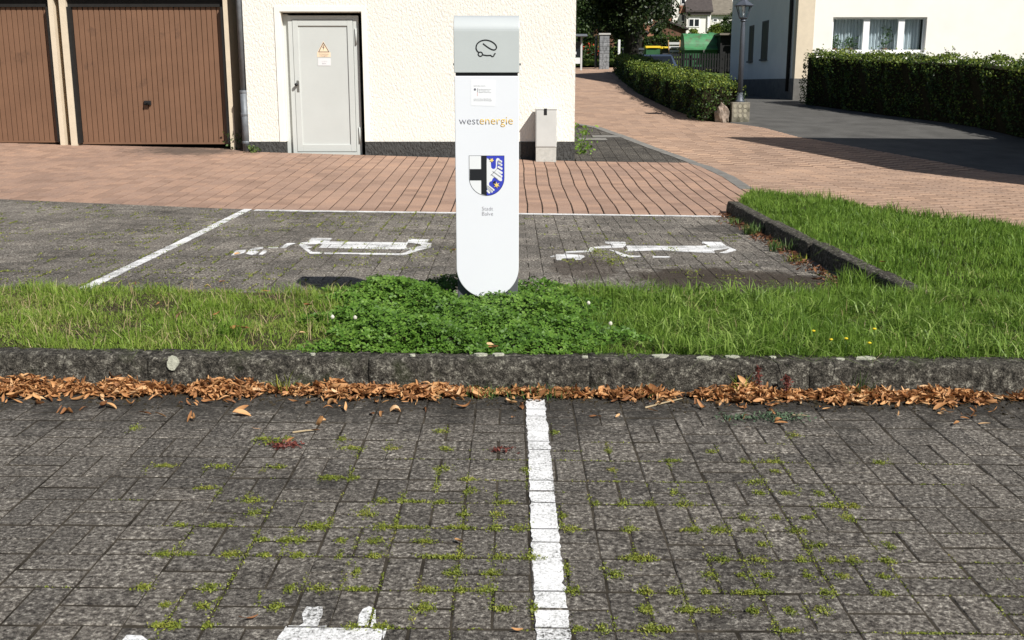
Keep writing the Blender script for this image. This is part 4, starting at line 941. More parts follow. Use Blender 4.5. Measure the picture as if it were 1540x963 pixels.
flat('eagle', c3(smooth([(331, 500), (331, 140), (345, 126), (365, 122), (384, 130), (386, 200), (392, 240), (415, 258), (440, 250), (452, 220), (452, 150), (462, 120), (480, 114), (500, 125), (480, 140), (470, 170), (466, 260), (480, 300), (520, 360), (534, 395), (528, 414), (505, 415), (470, 392), (430, 366), (405, 392), (395, 415), (372, 425), (360, 445), (362, 475), (372, 490)], 3, True)), E_, ca, -.0022, .0006)
for (a, b) in (((480, 135), (526, 165)), ((480, 178), (528, 208)), ((478, 225), (530, 258)), ((462, 262), (532, 312)), ((440, 275), (528, 360))):
    d = Vector((b[0] - a[0], b[1] - a[1])).normalized(); q = Vector((-d.y, d.x)) * 17; e = Vector(b); s0 = Vector(a)
    flat('feather', c3([tuple(s0 - q * .7), tuple(e - q), tuple(e + d * 10), tuple(e + q * .8), tuple(s0 + q * .9)]), E_, ca, -.0022 - .00005 * len(ca.children), .0006)
for a, b in (((350, 480), (424, 536)), ((338, 505), (402, 558)), ((334, 535), (366, 572))):
    d = Vector((b[0] - a[0], b[1] - a[1])).normalized(); q = Vector((-d.y, d.x)) * 13; e = Vector(b); s0 = Vector(a)
    flat('tail_feather', c3([tuple(s0 - q), tuple(e - q), tuple(e + d * 9), tuple(e + q), tuple(s0 + q)]), E_, ca, -.0022 - .00005 * len(ca.children), .0006)
mb = MB()
for a, b in (((475, 180), (525, 205)), ((470, 235), (520, 262)), ((410, 285), (520, 362)), ((390, 325), (480, 392)), ((430, 300), (385, 335)), ((470, 255), (420, 305)), ((333, 500), (395, 552)), ((335, 475), (415, 535)), ((485, 140), (525, 165))): ribbon(mb, c3([a, b]), .0014, -.0048)
mb.build('feather_lines', 'ink_grey', ca)
def star(c, r, n=6, r2=.3, o=0.): return [(c[0] + (r if i % 2 == 0 else r * r2) * math.cos(o + math.pi * i / n), c[1] + (r if i % 2 == 0 else r * r2) * math.sin(o + math.pi * i / n)) for i in range(2 * n)]
flat('golden_claw', c3(star((462, 468), 46, 6, .34, .4)), 'gold', ca, -.0052, .0006)
flat('beak', c3(star((398, 140), 30, 5, .5, .2)), 'gold', ca, -.0052, .0006)
flat('claw_mark', c3([(412, 430), (440, 410), (452, 425), (430, 455)]), 'ink', ca, -.0050, .0005)  # black print beside the golden claw
flat('eye_mark', c3([(362, 118), (378, 116), (384, 128), (370, 132)]), 'ink', ca, -.0054, .0005)
for s_ in (-1, 1): MB().tube([(s_ * .172, .10, zh + .045), (s_ * .184, .10, zh + .045)], .006, 8).build('lock_knob', 'post_dark', cp)
tag(cp, 'white charging post with silver head, blue and white coat of arms and lettering', 'charging post')

# ------------------------------------------------------------------ cream transformer building
WY = 17.0
def gz_(x, y): return float(zf(x, y))
wx0, wx1 = P(370, 120, WY).x, P(865, 120, WY).x
dl, dr = P(425, 120, WY).x, P(546.5, 120, WY).x            # opening for the door
dt = P(490, 17.5, WY).z; plz = P(600, 213.2, WY).z; WT = 5.2; WB = 22.0
tb = empty('transformer_building', ((wx0 + wx1) / 2, WY, gz_((wx0 + wx1) / 2, WY)))
def bpart(mb, name, mat, parent=tb, **k):
    o = mb.build(name, mat, parent, **k); o.matrix_parent_inverse = Matrix.Translation(-parent.location) if parent is tb else o.matrix_parent_inverse; return o
def rel(o, par):                           # geometry written in world coordinates under an unrotated parent
    off = par.matrix_world if False else None
    o.location = Vector(o.location) - par_world(par); return o
def par_world(p):
    v = Vector((0, 0, 0))
    while p is not None: v += Vector(p.location); p = p.parent
    return v
def wpart(mb, name, mat, parent, **k):
    o = mb.build(name, mat, parent, **k); o.location = -par_world(parent); return o
ob_ = .55
mb = MB(); mb.box(wx0, dl, WY, WY + .3, plz, WT); mb.box(dr, wx1, WY, WY + .3, plz, WT); mb.box(dl, dr, WY, WY + .3, dt, WT)
mb.box(wx0, wx0 + .3, WY + .3, WB, 0, WT); mb.box(wx1 - .3, wx1, WY + .3, WB, 0, WT); mb.box(wx0, wx1, WB, WB + .3, 0, WT)
wpart(mb, 'wall', 'plaster', tb)
mb = MB(); mb.box(wx0 - .006, dl, WY - .012, WY + .28, -.1, plz - .001); mb.box(dr, wx1 + .006, WY - .012, WY + .28, -.1, plz - .001); wpart(mb, 'plinth', 'plinth', tb)
mb = MB(); mb.box(wx0 - .2, wx1 + .2, WY - .25, WB + .5, WT, WT + .15); wpart(mb, 'roof', 'zinc', tb)
# smooth band round the opening
fw = P(417, 120, WY).x; fr_ = P(553, 120, WY).x; ft = P(490, 9.5, WY).z
mb = MB(); mb.box(fw, dl, WY - .014, WY, plz, ft); mb.box(dr, fr_, WY - .014, WY, plz, ft); mb.box(dl, dr, WY - .014, WY, dt, ft)
wpart(mb, 'door_surround', 'smooth_plaster', tb)
# reveal lining
mb = MB(); mb.box(dl + .0005, dl + .012, WY + .001, WY + .16, plz, dt - .013); mb.box(dl, dr, WY + .001, WY + .16, dt - .012, dt - .001); wpart(mb, 'reveal', 'smooth_plaster', tb)
# the door
DY = WY + .10
x0, x1 = P(436.5, 120, DY).x, P(541.5, 120, DY).x; z1 = P(490, 23.5, DY).z; z0 = P(490, 233.5, DY).z
dr_o = empty('door', (0, 0, 0)); dr_o.parent = tb; dr_o.location = Vector((x0, DY, z0)) - par_world(tb)
mb = MB()
mb.box(dl, x0, DY + .05, DY + .07, z0, z1 + .02)
mb.box(x0, x0 + .065, DY, DY + .06, z0, z1, .004); mb.box(x1 - .085, x1, DY, DY + .06, z0, z1, .004); mb.box(x0 + .065, x1 - .085, DY + .001, DY + .06, z1 - .065, z1, .004); mb.box(x0 + .065, x1 - .085, DY + .001, DY + .06, z0, z0 + .05, .004)
wpart(mb, 'frame', 'door_grey', dr_o)
a0_, a1_, c0, c1 = x0 + .070, x1 - .090, z0 + .055, z1 - .070; rw = .085
mb = MB(); mb.box(a0_, a0_ + rw, DY - .008, DY + .03, c0, c1, .004); mb.box(a1_ - rw, a1_, DY - .008, DY + .03, c0, c1, .004); mb.box(a0_ + rw, a1_ - rw, DY - .007, DY + .03, c1 - rw, c1, .004); mb.box(a0_ + rw, a1_ - rw, DY - .007, DY + .03, c0, c0 + rw * 1.3, .004)
wpart(mb, 'leaf_frame', 'door_grey', dr_o)
mb = MB(); mb.box(a0_ + rw - .003, a1_ - rw + .003, DY + .012, DY + .028, c0 + rw, c1 - rw); wpart(mb, 'leaf_panel', 'door_grey', dr_o)
mb = MB(); mb.box(x0 - .01, x1 + .01, DY - .01, DY + .06, z0 - .03, z0 - .002); wpart(mb, 'threshold', 'rust', dr_o)
for py_ in (55, 203):
    q = P(535.5 + (py_ - 55) * .04, py_, DY); mb = MB().tube([(q.x, DY - .014, q.z - .12), (q.x, DY - .014, q.z + .12)], .013, 8); wpart(mb, 'hinge', 'door_grey', dr_o, smooth=True)
q = P(448.5, 130, DY); mb = MB().box(q.x - .02, q.x + .02, DY - .013, DY - .006, q.z - .09, q.z + .09, .002); wpart(mb, 'lock_plate', 'steel', dr_o)
q = P(446, 128.5, DY); mb = MB().tube([(q.x, DY - .012, q.z), (q.x, DY - .055, q.z)], .014, 10); mb.tube([(q.x - .012, DY - .05, q.z), (q.x + .02, DY - .05, q.z + .022)], .024, 10); wpart(mb, 'knob', 'black', dr_o, smooth=True)
SY = DY + .0115; KS = .01056                             # print on the panel
def dp(px_, py_): v = P(px_, py_, SY); return (v.x, v.z)
sg = empty('warning_sign', (0, 0, 0)); sg.parent = tb; sg.location = Vector((P(487, 85, SY).x, SY, P(487, 85, SY).z)) - par_world(tb)
def spart(name, pts, mat, y, th): return wpart(MB().prism([dp(*p) for p in pts], 'y', y, y + th), name, mat, sg)
spart('plate', [(477.2, 86), (497.2, 86), (497, 79.5), (495.8, 78.6), (486.2, 62.2), (477.5, 78.6), (477, 79.5)], 'sign_cream', SY - .003, .003)
tri = [(478.4, 78.9), (495.6, 78.9), (486.3, 63.4)]; tin = [(480.2, 77.8), (493.8, 77.8), (486.4, 65.9)]
mb = MB()
for i in range(3): mb.prism([dp(*tri[i]), dp(*tri[(i + 1) % 3]), dp(*tin[(i + 1) % 3]), dp(*tin[i])], 'y', SY - .0042, SY - .003)
wpart(mb, 'triangle_border', 'sign_dark', sg)
spart('lightning_bolt', [(486.9, 67.5), (484.6, 72.2), (486.2, 72.0), (486.0, 76.6), (487.9, 71.0), (486.4, 71.2), (487.6, 67.7)], 'sign_dark', SY - .0042, .0012)
for s_, py_, w_ in (('Hochspannung', 82.3, 14), ('Lebensgefahr', 84.9, 12)):
    a = dp(487 - w_ / 2, py_); b = dp(487 + w_ / 2, py_); o = text('print', s_, a[0], b[0], a[1], 'sign_dark', sg, y=SY - .0036); o.location = -par_world(sg)
np_ = empty('name_plate', (0, 0, 0)); np_.parent = tb; np_.location = Vector((P(487, 93, SY).x, SY, P(487, 93, SY).z)) - par_world(tb)
wpart(MB().prism([dp(478.2, 99), (dp(497.4, 99)), dp(497.2, 88), dp(478.4, 88)], 'y', SY - .004, SY), 'plate', 'white_plate', np_)
for s_, py_, w_, m_ in (('10 kV Station', 93.2, 9, 'grey_print'), ('Balve', 96.8, 6, 'ink_light')):
    a = dp(487.8 - w_ / 2, py_); b = dp(487.8 + w_ / 2, py_); o = text('print', s_, a[0], b[0], a[1], m_, np_, y=SY - .0046); o.location = -par_world(np_)
tag(tb, 'cream roughcast building with grey steel door and dark plinth', 'building')
# downpipe in the corner
px1 = P(361.5, 0, WY - .02); px2 = P(374.5, 226, WY - .02)
dpx = wx0 - .055
dpo = empty('downpipe', (dpx, WY + .02, gz_(dpx, WY)))
wpart(MB().tube([(dpx, WY + .02, gz_(dpx, WY) + .9), (dpx, WY + .02, 5.1)], .042, 14), 'pipe', 'zinc', dpo, smooth=True)
wpart(MB().tube([(dpx, WY + .02, gz_(dpx, WY) - .03), (dpx, WY + .02, gz_(dpx, WY) + .93)], .055, 14), 'stand_pipe', 'zinc', dpo, smooth=True)
for z in (.12, .55, .90): wpart(MB().lathe([(.057, 0), (.063, .008), (.063, .035), (.057, .043)], (dpx, WY + .02, gz_(dpx, WY) + z), 14), 'collar', 'zinc', dpo)
tag(dpo, 'grey zinc downpipe in the corner beside the cream building', 'downpipe')
# plants at its foot
def leafy(name, c, n, r, h, mat, lb, s=.05, cat='weed', group=None):
    o = empty(name, (c[0], c[1], gz_(c[0], c[1]) - .01)); a = np.clip(rng.normal(0, .45, (n, 3)), -1, 1) * [r, r, 0]; a[:, 2] = rng.random(n) ** 1.3 * h
    leaf_cards('foliage', a, rng.uniform(s * .6, s * 1.2, n), mat, o, up=.5, aspect=.7)
    mb = MB()
    for q in range(5): ang = q * 1.25; mb.tube([(0, 0, 0), (r * .25 * math.cos(ang), r * .25 * math.sin(ang), h * .5), (r * .5 * math.cos(ang), r * .5 * math.sin(ang), h * .9)], [.005, .004, .002], 5)
    mb.build('stem', mat, o); tag(o, lb, cat, group); return o
leafy('weed_plant', (wx0 - .33, WY + .28), 70, .16, .30, 'weed', 'green leafy weed in the dark corner by the garage post', .07)
leafy('weed_plant', (wx0 + .08, WY - .10), 40, .13, .12, 'weed', 'low bright weed at the foot of the downpipe', .06)
leafy('weed_plant', (wx1 + .16, WY + .9), 160, .25, .5, 'grass', 'straggly green plant at the far corner of the cream building', .07)

# ------------------------------------------------------------------ garages
GYF = 17.22
def garage(x_r, lb, post_label):
    W_ = 2.45; x_l = x_r - W_; zg = gz_(x_r - 1, GYF) ; GT = 2.86
    g = empty('garage', ((x_l + x_r) / 2, GYF, zg)); dz0 = P(270, 215.5, GYF + .12).z if x_r > -5 else P(270, 213, GYF + .12).z; dzt = 2.53
    wpart(MB().box(x_r, x_r + .075, GYF, GYF + 5, -.1, GT).box(x_l - .10, x_l, GYF, GYF + 5, -.1, GT).box(x_l - .1, x_r + .075, GYF + 5, GYF + 5.2, -.1, GT), 'wall', 'beige', g)
    wpart(MB().box(x_l, x_r, GYF + .08, GYF + .2, dzt, GT), 'lintel', 'dark_wood', g)
    wpart(MB().box(x_l - .16, x_r + .15, GYF - .15, GYF + 5.3, GT, GT + .14), 'roof', 'dark_wood', g)
    d = empty('garage_door', (0, 0, 0)); d.parent = g; d.location = Vector((x_l, GYF + .12, dz0)) - par_world(g)
    for q_ in (x_l, x_r - .05): wpart(MB().box(q_, q_ + .05, GYF + .02, GYF + .16, dz0, dzt), 'door_jamb', 'dark_wood', d)
    wpart(MB().box(x_l + .04, x_r - .04, GYF + .135, GYF + .15, dz0, dzt), 'backing', 'dark_wood', d)
    nsl = 28; pw = (W_ - .10) / nsl; h = dzt - dz0
    me = MB().prism([(.0025, .012), (.008, 0), (pw - .010, 0), (pw - .0045, .012), (pw - .0045, .02), (.0025, .02)], 'z', 0, h).build('slat', 'garage_door', d)
    me.location = Vector((x_l + .05, GYF + .115, dz0)) - par_world(d); base = me.location.copy()
    for i in range(1, nsl):
        o = me.copy(); COL.objects.link(o); o.parent = d; o.location = base + Vector((i * pw, 0, 0))
    wpart(MB().box(x_l + .045, x_r - .045, GYF + .108, GYF + .14, dz0 - .015, dz0 + .012), 'bottom_rail', 'garage_door', d)
    hx = P(222, 155, GYF + .1).x if x_r > -5 else x_r - 1.3; hz_ = P(222, 155, GYF + .1).z
    wpart(MB().box(hx - .055, hx + .055, GYF + .085, GYF + .115, hz_ - .035, hz_ + .035, .005).tube([(hx, GYF + .10, hz_), (hx, GYF + .045, hz_)], .012, 8).box(hx - .02, hx + .065, GYF + .03, GYF + .05, hz_ - .005, hz_ + .028, .004), 'handle', 'black', d)
    tag(g, lb, 'garage'); return g
garage(P(345.5, 150, GYF + .1).x, 'garage with brown ribbed metal door next to the downpipe', '')
garage(P(345.5, 150, GYF + .1).x - 2.72, 'second garage with brown ribbed door further from the downpipe', '')
garage(P(345.5, 150, GYF + .1).x - 5.44, 'third garage with brown ribbed door at the end of the garage row', '')
gap = MB().box(P(346, 150, GYF).x + .19, wx0 + .2, 18.6, 18.7, 0, 3.0); o = gap.build('gap_filler', 'house_plinth'); tag(o, 'dark filler wall added to close the shaded gap between garage and cream building', 'wall')  # added filler that keeps the shaded gap dark, no known wall

# ------------------------------------------------------------------ grey service cabinet
CYF = 16.72; cx0, cx1 = P(805.5, 220, CYF).x, P(837, 220, CYF).x; cz0 = gz_((cx0 + cx1) / 2, CYF); czt = P(820, 163.5, CYF).z; czm = P(820, 222, CYF).z
cb = empty('service_cabinet', ((cx0 + cx1) / 2, CYF + .1, cz0))
wpart(MB().box(cx0 + .004, cx1 - .004, CYF + .006, CYF + .22, cz0 - .05, czm - .002, .004), 'base', 'cab_base', cb)
wpart(MB().box(cx0, cx1, CYF, CYF + .235, czm, czt - .02, .006), 'housing', 'cab', cb)
wpart(MB().box(cx0 - .006, cx1 + .006, CYF - .008, CYF + .24, czt - .0195, czt, .005), 'lid', 'cab', cb)
wpart(MB().box(cx0 + .012, cx1 - .012, CYF - .005, CYF + .01, czm + .015, czt - .03, .002), 'door', 'cab', cb)
q = P(820.5, 168.5, CYF); wpart(MB().box(q.x - .026, q.x + .022, CYF - .009, CYF, q.z - .05, q.z + .05, .002), 'lock', 'black', cb)
for py_ in (182, 210): q = P(837, py_, CYF); wpart(MB().box(cx1 - .004, cx1 + .008, CYF + .02, CYF + .05, q.z - .05, q.z + .05, .002), 'hinge', 'cab_base', cb)
tag(cb, 'pale grey service cabinet on a concrete base against the cream wall', 'cabinet')

# ------------------------------------------------------------------ hedges
def hedge(name, path, width, h0, lb, n, s=.06, tip=.25, taper=0.0):
    """path = top centre line; sampled shell of leaves with a twiggy core"""
    o = empty(name, (path[0][0], path[0][1], gz_(*path[0]))); ox, oy, oz = o.location
    P_ = np.array(path, float); seg = np.linalg.norm(np.diff(P_, axis=0), axis=1); cum = np.concatenate([[0], np.cumsum(seg)]); L = cum[-1]
    def at(s_): return np.interp(s_, cum, P_[:, 0]), np.interp(s_, cum, P_[:, 1])
    def frame(s_):
        x, y = at(s_); xa, ya = at(np.clip(s_ - .05, 0, L)); xb, yb = at(np.clip(s_ + .05, 0, L)); d = np.stack([xb - xa, yb - ya], 1); d /= np.linalg.norm(d, axis=1)[:, None] + 1e-9
        return x, y, d
    per = h0 * 2 + width; u = rng.random(n) * (per * L + 2 * width * h0); s_ = np.empty(n); q = np.empty(n); v = np.empty(n); nr = np.zeros((n, 3))
    lng = u < per * L; s_[lng] = rng.random(lng.sum()) * L; a = rng.random(n) * per
    lf = lng & (a < h0); tp = lng & (a >= h0) & (a < h0 + width); rt = lng & (a >= h0 + width); en = ~lng
    s_[en] = np.where(rng.random(en.sum()) < .5, 0, L)
    q[lf] = width / 2; v[lf] = a[lf]; q[rt] = -width / 2; v[rt] = a[rt] - h0 - width; q[tp] = width / 2 - (a[tp] - h0); v[tp] = h0
    q[en] = (rng.random(en.sum()) - .5) * width; v[en] = rng.random(en.sum()) * h0
    x, y, d = frame(s_); nl = np.stack([-d[:, 1], d[:, 0]], 1)
    lump = .07 * np.sin(s_ * 3.1 + v * 4) + .05 * np.sin(s_ * 7.7 + q * 6) + .03 * np.sin(s_ * 17 + v * 13)
    dep = np.abs(rng.normal(0, .045, n)); sg = np.sign(q)
    outn = np.where(tp | en, 0, sg) ; q2 = q + outn * (lump - dep); v2 = v + np.where(tp, lump - dep, 0) + np.where(tp, (rng.random(n) < .06) * rng.uniform(0, .16, n), 0)
    end_push = np.where(en, np.where(s_ > L / 2, 1, -1) * (lump * .7 - dep), 0)
    X = x + nl[:, 0] * q2 + d[:, 0] * end_push; Y = y + nl[:, 1] * q2 + d[:, 1] * end_push; Z = zf(x, y) + np.clip(v2 * (1 - taper * s_ / L), .03, None)
    nr[:, 0] = np.where(tp, 0, np.where(en, d[:, 0] * np.where(s_ > L / 2, 1, -1), nl[:, 0] * sg)); nr[:, 1] = np.where(tp, 0, np.where(en, d[:, 1] * np.where(s_ > L / 2, 1, -1), nl[:, 1] * sg)); nr[:, 2] = np.where(tp, 1, .25)
    C = np.stack([X - ox, Y - oy, Z - oz], 1); t = rng.random(n) < np.where(tp, tip * 2, np.where(v > h0 * .8, tip, .06))
    leaf_cards('foliage', C[~t], rng.uniform(s * .6, s * 1.25, (~t).sum()), 'hedge', o, nrm=nr[~t], nmix=.45, aspect=.6)
    leaf_cards('fresh_shoots', C[t], rng.uniform(s * .6, s * 1.3, t.sum()), 'hedge_tip', o, nrm=nr[t], nmix=.4, aspect=.6)
    mb = MB(); ss = np.linspace(.12, L - .12, max(3, int(L / .4))); x, y, d = frame(ss); k = len(ss); w2 = width / 2 - .10
    vs = []
    for i in range(k):
        g = float(zf(x[i], y[i])) - oz
        hh_ = h0 * (1 - taper * ss[i] / L)
        for (a, z) in ((w2, -.05), (w2, hh_ - .12), (-w2, hh_ - .12), (-w2, -.05)): vs.append((x[i] - d[i, 1] * a - ox, y[i] + d[i, 0] * a - oy, g + z))
    f = [(i * 4 + j, i * 4 + (j + 1) % 4, (i + 1) * 4 + (j + 1) % 4, (i + 1) * 4 + j) for i in range(k - 1) for j in range(4)] + [(0, 1, 2, 3), tuple((k - 1) * 4 + j for j in (3, 2, 1, 0))]
    mb.add(vs, f).build('twigs', 'core', o); tag(o, lb, 'hedge'); return o
hb = HEDGEBASE
H1 = [(hb[0][0] + .30, hb[0][1] - .1)] + [(p[0] + .52, p[1]) for p in hb[1:]]
hedge('garden_hedge', H1, 1.0, .79, 'clipped hedge along the lane ending beside the street lamp', 34000, .06, .35, .18)
HR = [(8.08, 28.6), (8.95, 25.4), (9.8, 22.2), (10.8, 18.4)]
hedge('house_hedge', HR, 1.1, 1.30, 'dense dark hedge in front of the white house window', 34000, .06, .35)

# ------------------------------------------------------------------ street lamp, its plinth, boulder
lb_ = G(1113.5, 183.5); LX, LY = lb_[0], lb_[1] + .18; lz = gz_(LX, LY); pw_ = .19
ptop = P(1113.5, 154, LY - .18).z
sp_o = empty('lamp_plinth', (LX, LY, lz)); wpart(MB().box(LX - pw_, LX + pw_, LY - .18, LY + .18, lz - .1, ptop, .012), 'block', 'stone', sp_o)
for i in range(3):
    for j in range(3):
        c = P(1105.5 + i * 7.5, 160 + j * 7.0, LY - .18); pts = [(c.x + .036 * math.cos(a), c.z + .040 * math.sin(a)) for a in np.linspace(0, 6.283, 13)[:-1]]
        wpart(MB().prism(pts, 'y', LY - .184, LY - .17), 'round_inlay', 'stone_dot', sp_o)
tag(sp_o, 'mossy stone block with pale round spots carrying the street lamp', 'stone block')
lo = empty('street_lamp', (LX, LY, ptop)); zl0 = P(1115, 26.5, LY).z; zl1 = P(1115, 8.5, LY).z; ztp = P(1116, 0.5, LY).z
wpart(MB().lathe([(.105, 0), (.105, .03), (.085, .05), (.078, .12), (.066, .16), (.060, .2)], (LX, LY, ptop - .004), 18), 'base', 'lamp_metal', lo, smooth=True)
wpart(MB().lathe([(.058, .0), (.046, 1.3), (.038, zl0 - ptop - .2 - .12), (.038, zl0 - ptop - .2)], (LX, LY, ptop + .19), 18), 'pole', 'lamp_metal', lo, smooth=True)
wpart(MB().lathe([(.04, -.09), (.065, -.07), (.05, -.04), (.09, -.015), (.095, 0)], (LX, LY, zl0), 16), 'collar', 'lamp_metal', lo)
r0, r1 = .085, .165; n6 = 6
wpart(MB().lathe([(r0, 0), (r1, zl1 - zl0)], (LX, LY, zl0), n6, R(30)), 'glass', 'glass', lo)
mb = MB()
for i in range(n6):
    a = R(30) + i * math.pi / 3; mb.tube([(LX + (r0 + .004) * math.cos(a), LY + (r0 + .004) * math.sin(a), zl0), (LX + (r1 + .004) * math.cos(a), LY + (r1 + .004) * math.sin(a), zl1)], .010, 6)
wpart(mb, 'frame', 'lamp_metal', lo)
wpart(MB().lathe([(r1 + .045, -.012), (r1 + .05, .0), (.075, ztp - zl1 - .01), (.06, ztp - zl1 + .02), (.06, ztp - zl1 + .06), (.02, ztp - zl1 + .09), (.025, ztp - zl1 + .12), (.004, ztp - zl1 + .18)], (LX, LY, zl1), n6, R(30)), 'cap', 'lamp_metal', lo)
wpart(MB().lathe([(.028, .0), (.03, .10), (.018, .14), (.03, .17), (.04, .22), (.03, .27), (.005, .30)], (LX, LY, zl0), 12), 'bulb', 'white_plate', lo, smooth=True)
tag(lo, 'old-style grey lantern street lamp standing on the stone block', 'street lamp')
g = G(1087, 184); bm = bmesh.new(); bmesh.ops.create_icosphere(bm, subdivisions=3, radius=1)
for v in bm.verts:
    q = v.co; k = 1 + .16 * math.sin(q.x * 5 + q.z * 3) * math.cos(q.y * 4) + .08 * math.sin(q.z * 9 + q.x * 7); v.co = Vector((q.x * .15 * k, q.y * .16 * k, q.z * .24 * k + .14))
me = bpy.data.meshes.new('boulder'); bm.to_mesh(me); bm.free(); o = link('boulder', me, 'rock'); o.location = (g[0], g[1] + .1, gz_(*g)); tag(o, 'rough reddish-grey boulder between the hedge end and the lamp block', 'rock')

# ------------------------------------------------------------------ house with hedge (right)
HX, HY, HD = P(1195, 120, 30).x, 30.0, 9.0; HW = 12.0; hz0 = .80; EV = 6.3; RG = 9.4
ho = empty('white_house', (HX + HW / 2, HY + HD / 2, hz0))
wx_a, wx_b = P(1251, 60, HY).x, P(1392, 60, HY).x; wz_a, wz_b = P(1300, 79, HY).z, P(1300, 26, HY).z; pz = P(1160, 119, HY + 3).z
mb = MB(); pilw = P(1220.5, 100, HY).x
mb.box(pilw, wx_a, HY, HY + .3, pz, EV); mb.box(wx_b, HX + HW, HY, HY + .3, pz, EV); mb.box(wx_a, wx_b, HY, HY + .3, pz, wz_a); mb.box(wx_a, wx_b, HY, HY + .3, wz_b, EV)
mb.prism([(HY + .012, pz), (HY + HD, pz), (HY + HD, EV), (HY + HD / 2, RG), (HY + .012, EV)], 'x', HX, HX + .3)
mb.prism([(HY + .31, pz), (HY + HD, pz), (HY + HD, EV), (HY + HD / 2, RG), (HY + .31, EV)], 'x', HX + HW - .3, HX + HW); mb.box(HX + .3, HX + HW - .3, HY + HD - .3, HY + HD - .01, pz, EV)
wpart(mb, 'wall', 'white_wall', ho)
wpart(MB().box(HX - .012, pilw, HY - .02, HY + .29, pz - .001, EV), 'corner_pilaster', 'beige', ho)
wpart(MB().box(HX - .03, HX + HW, HY - .03, HY + HD, hz0 - .4, pz), 'plinth', 'house_plinth', ho)
mb = MB(); a = math.atan2(RG - EV, HD / 2)
mb.prism([(HY - .5, EV - .5 * math.tan(a)), (HY + HD / 2, RG), (HY + HD + .5, EV - .5 * math.tan(a)), (HY + HD + .5, EV - .5 * math.tan(a) + .2), (HY + HD / 2, RG + .22), (HY - .5, EV - .5 * math.tan(a) + .2)], 'x', HX - .4, HX + HW + .4)
wpart(mb, 'roof', 'roof_dark', ho)
w_o = empty('window', (0, 0, 0)); w_o.parent = ho; w_o.location = Vector((wx_a, HY, wz_a)) - par_world(ho)
mul = P(1303.5, 60, HY).x; mul2 = mul + (mul - wx_a)
mb = MB(); fy0, fy1 = HY + .10, HY + .17; t = .05
mb.box(wx_a, wx_a + t, fy0, fy1, wz_a, wz_b); mb.box(wx_b - t, wx_b, fy0, fy1, wz_a, wz_b); mb.box(wx_a + t, wx_b - t, fy0, fy1, wz_a, wz_a + .07); mb.box(wx_a + t, wx_b - t, fy0, fy1, wz_b - .05, wz_b)
mb.box(mul - .085, mul + .085, fy0 - .01, fy1 - .003, wz_a + .07, wz_b - .05); mb.box(mul2 - .085, mul2 + .085, fy0 - .01, fy1 - .003, wz_a + .07, wz_b - .05)
wpart(mb, 'frame', 'white_paint', w_o)
for (a, b) in ((wx_a + t, mul - .085), (mul + .085, mul2 - .085), (mul2 + .085, wx_b - t)): wpart(MB().box(a, b, HY + .13, HY + .138, wz_a + .07, wz_b - .05), 'pane', 'glass', w_o)
wpart(MB().box(wx_a - .04, wx_b + .04, HY - .06, HY + .10, wz_a - .04, wz_a - .001), 'sill', 'white_paint', w_o)
# net curtain with folds
cv = []; ns = 150
for i in range(ns + 1):
    x = wx_a + .04 + (wx_b - wx_a - .08) * i / ns; yy = HY + .36 + .035 * math.sin(i * 1.15) + .015 * math.sin(i * .37)
    cv += [(x, yy, wz_a + .02), (x, yy, wz_b - .02)]
mb = MB().add(cv, [(2 * i, 2 * i + 2, 2 * i + 3, 2 * i + 1) for i in range(ns)]); wpart(mb, 'curtain', 'curtain', w_o)
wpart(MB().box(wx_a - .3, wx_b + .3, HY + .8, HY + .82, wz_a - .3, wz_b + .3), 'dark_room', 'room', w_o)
for (pa, pb, pt, pbm) in ((1141, 1149, 34, 89), (1122, 1127.5, 41, 92)):
    ya = HX / ((pb - 770) / F); yb = HX / ((pa - 770) / F); ya = ya * 1.0 + .6; yb = yb + .6
    zt_ = P((pa + pb) / 2, pt, (ya + yb) / 2).z; zb_ = P((pa + pb) / 2, pbm, (ya + yb) / 2).z
    w2 = empty('window', (0, 0, 0)); w2.parent = ho; w2.location = Vector((HX, ya, zb_)) - par_world(ho)
    wpart(MB().box(HX - .012, HX + .05, ya, yb, zb_, zt_), 'pane', 'black', w2)
    wpart(MB().box(HX - .02, HX + .05, ya - .05, ya - .001, zb_, zt_ + .05).box(HX - .02, HX + .05, yb + .001, yb + .05, zb_, zt_ + .05).box(HX - .02, HX + .05, ya, yb, zt_ + .001, zt_ + .05), 'frame', 'house_plinth', w2)
    wpart(MB().box(HX - .07, HX + .05, ya - .06, yb + .06, zb_ - .05, zb_ - .001), 'sill', 'house_plinth', w2)
wpart(MB().tube([(HX - .06, HY + .55, pz - .35), (HX - .06, HY + .55, EV)], .05, 10), 'downpipe', 'black', ho, smooth=True)
tag(ho, 'white house with beige corner, wide window and shaded side wall', 'house')
for q, (px_, n_, h_, lbp) in enumerate(((1255, 60, .42, 'leafy potted plant on the house window sill at its end'), (1278, 70, .38, 'bushy potted plant in the house window between pane and curtain'), (1330, 60, .70, 'taller potted plant in the house window beyond the white mullion'))):
    c = P(px_, 77, HY + .24); o = empty('potted_plant', (c.x, HY + .25, wz_a + .02)); MB().lathe([(.05, 0), (.07, .09), (.075, .10)], n=12).build('pot', 'redbrown', o)
    a = rng.normal(0, 1, (n_, 3)) * [.09, .02, .09]; a[:, 2] = .12 + rng.random(n_) * h_ * .8; leaf_cards('foliage', a, .09, 'weed', o, aspect=.5); tag(o, lbp, 'plant')

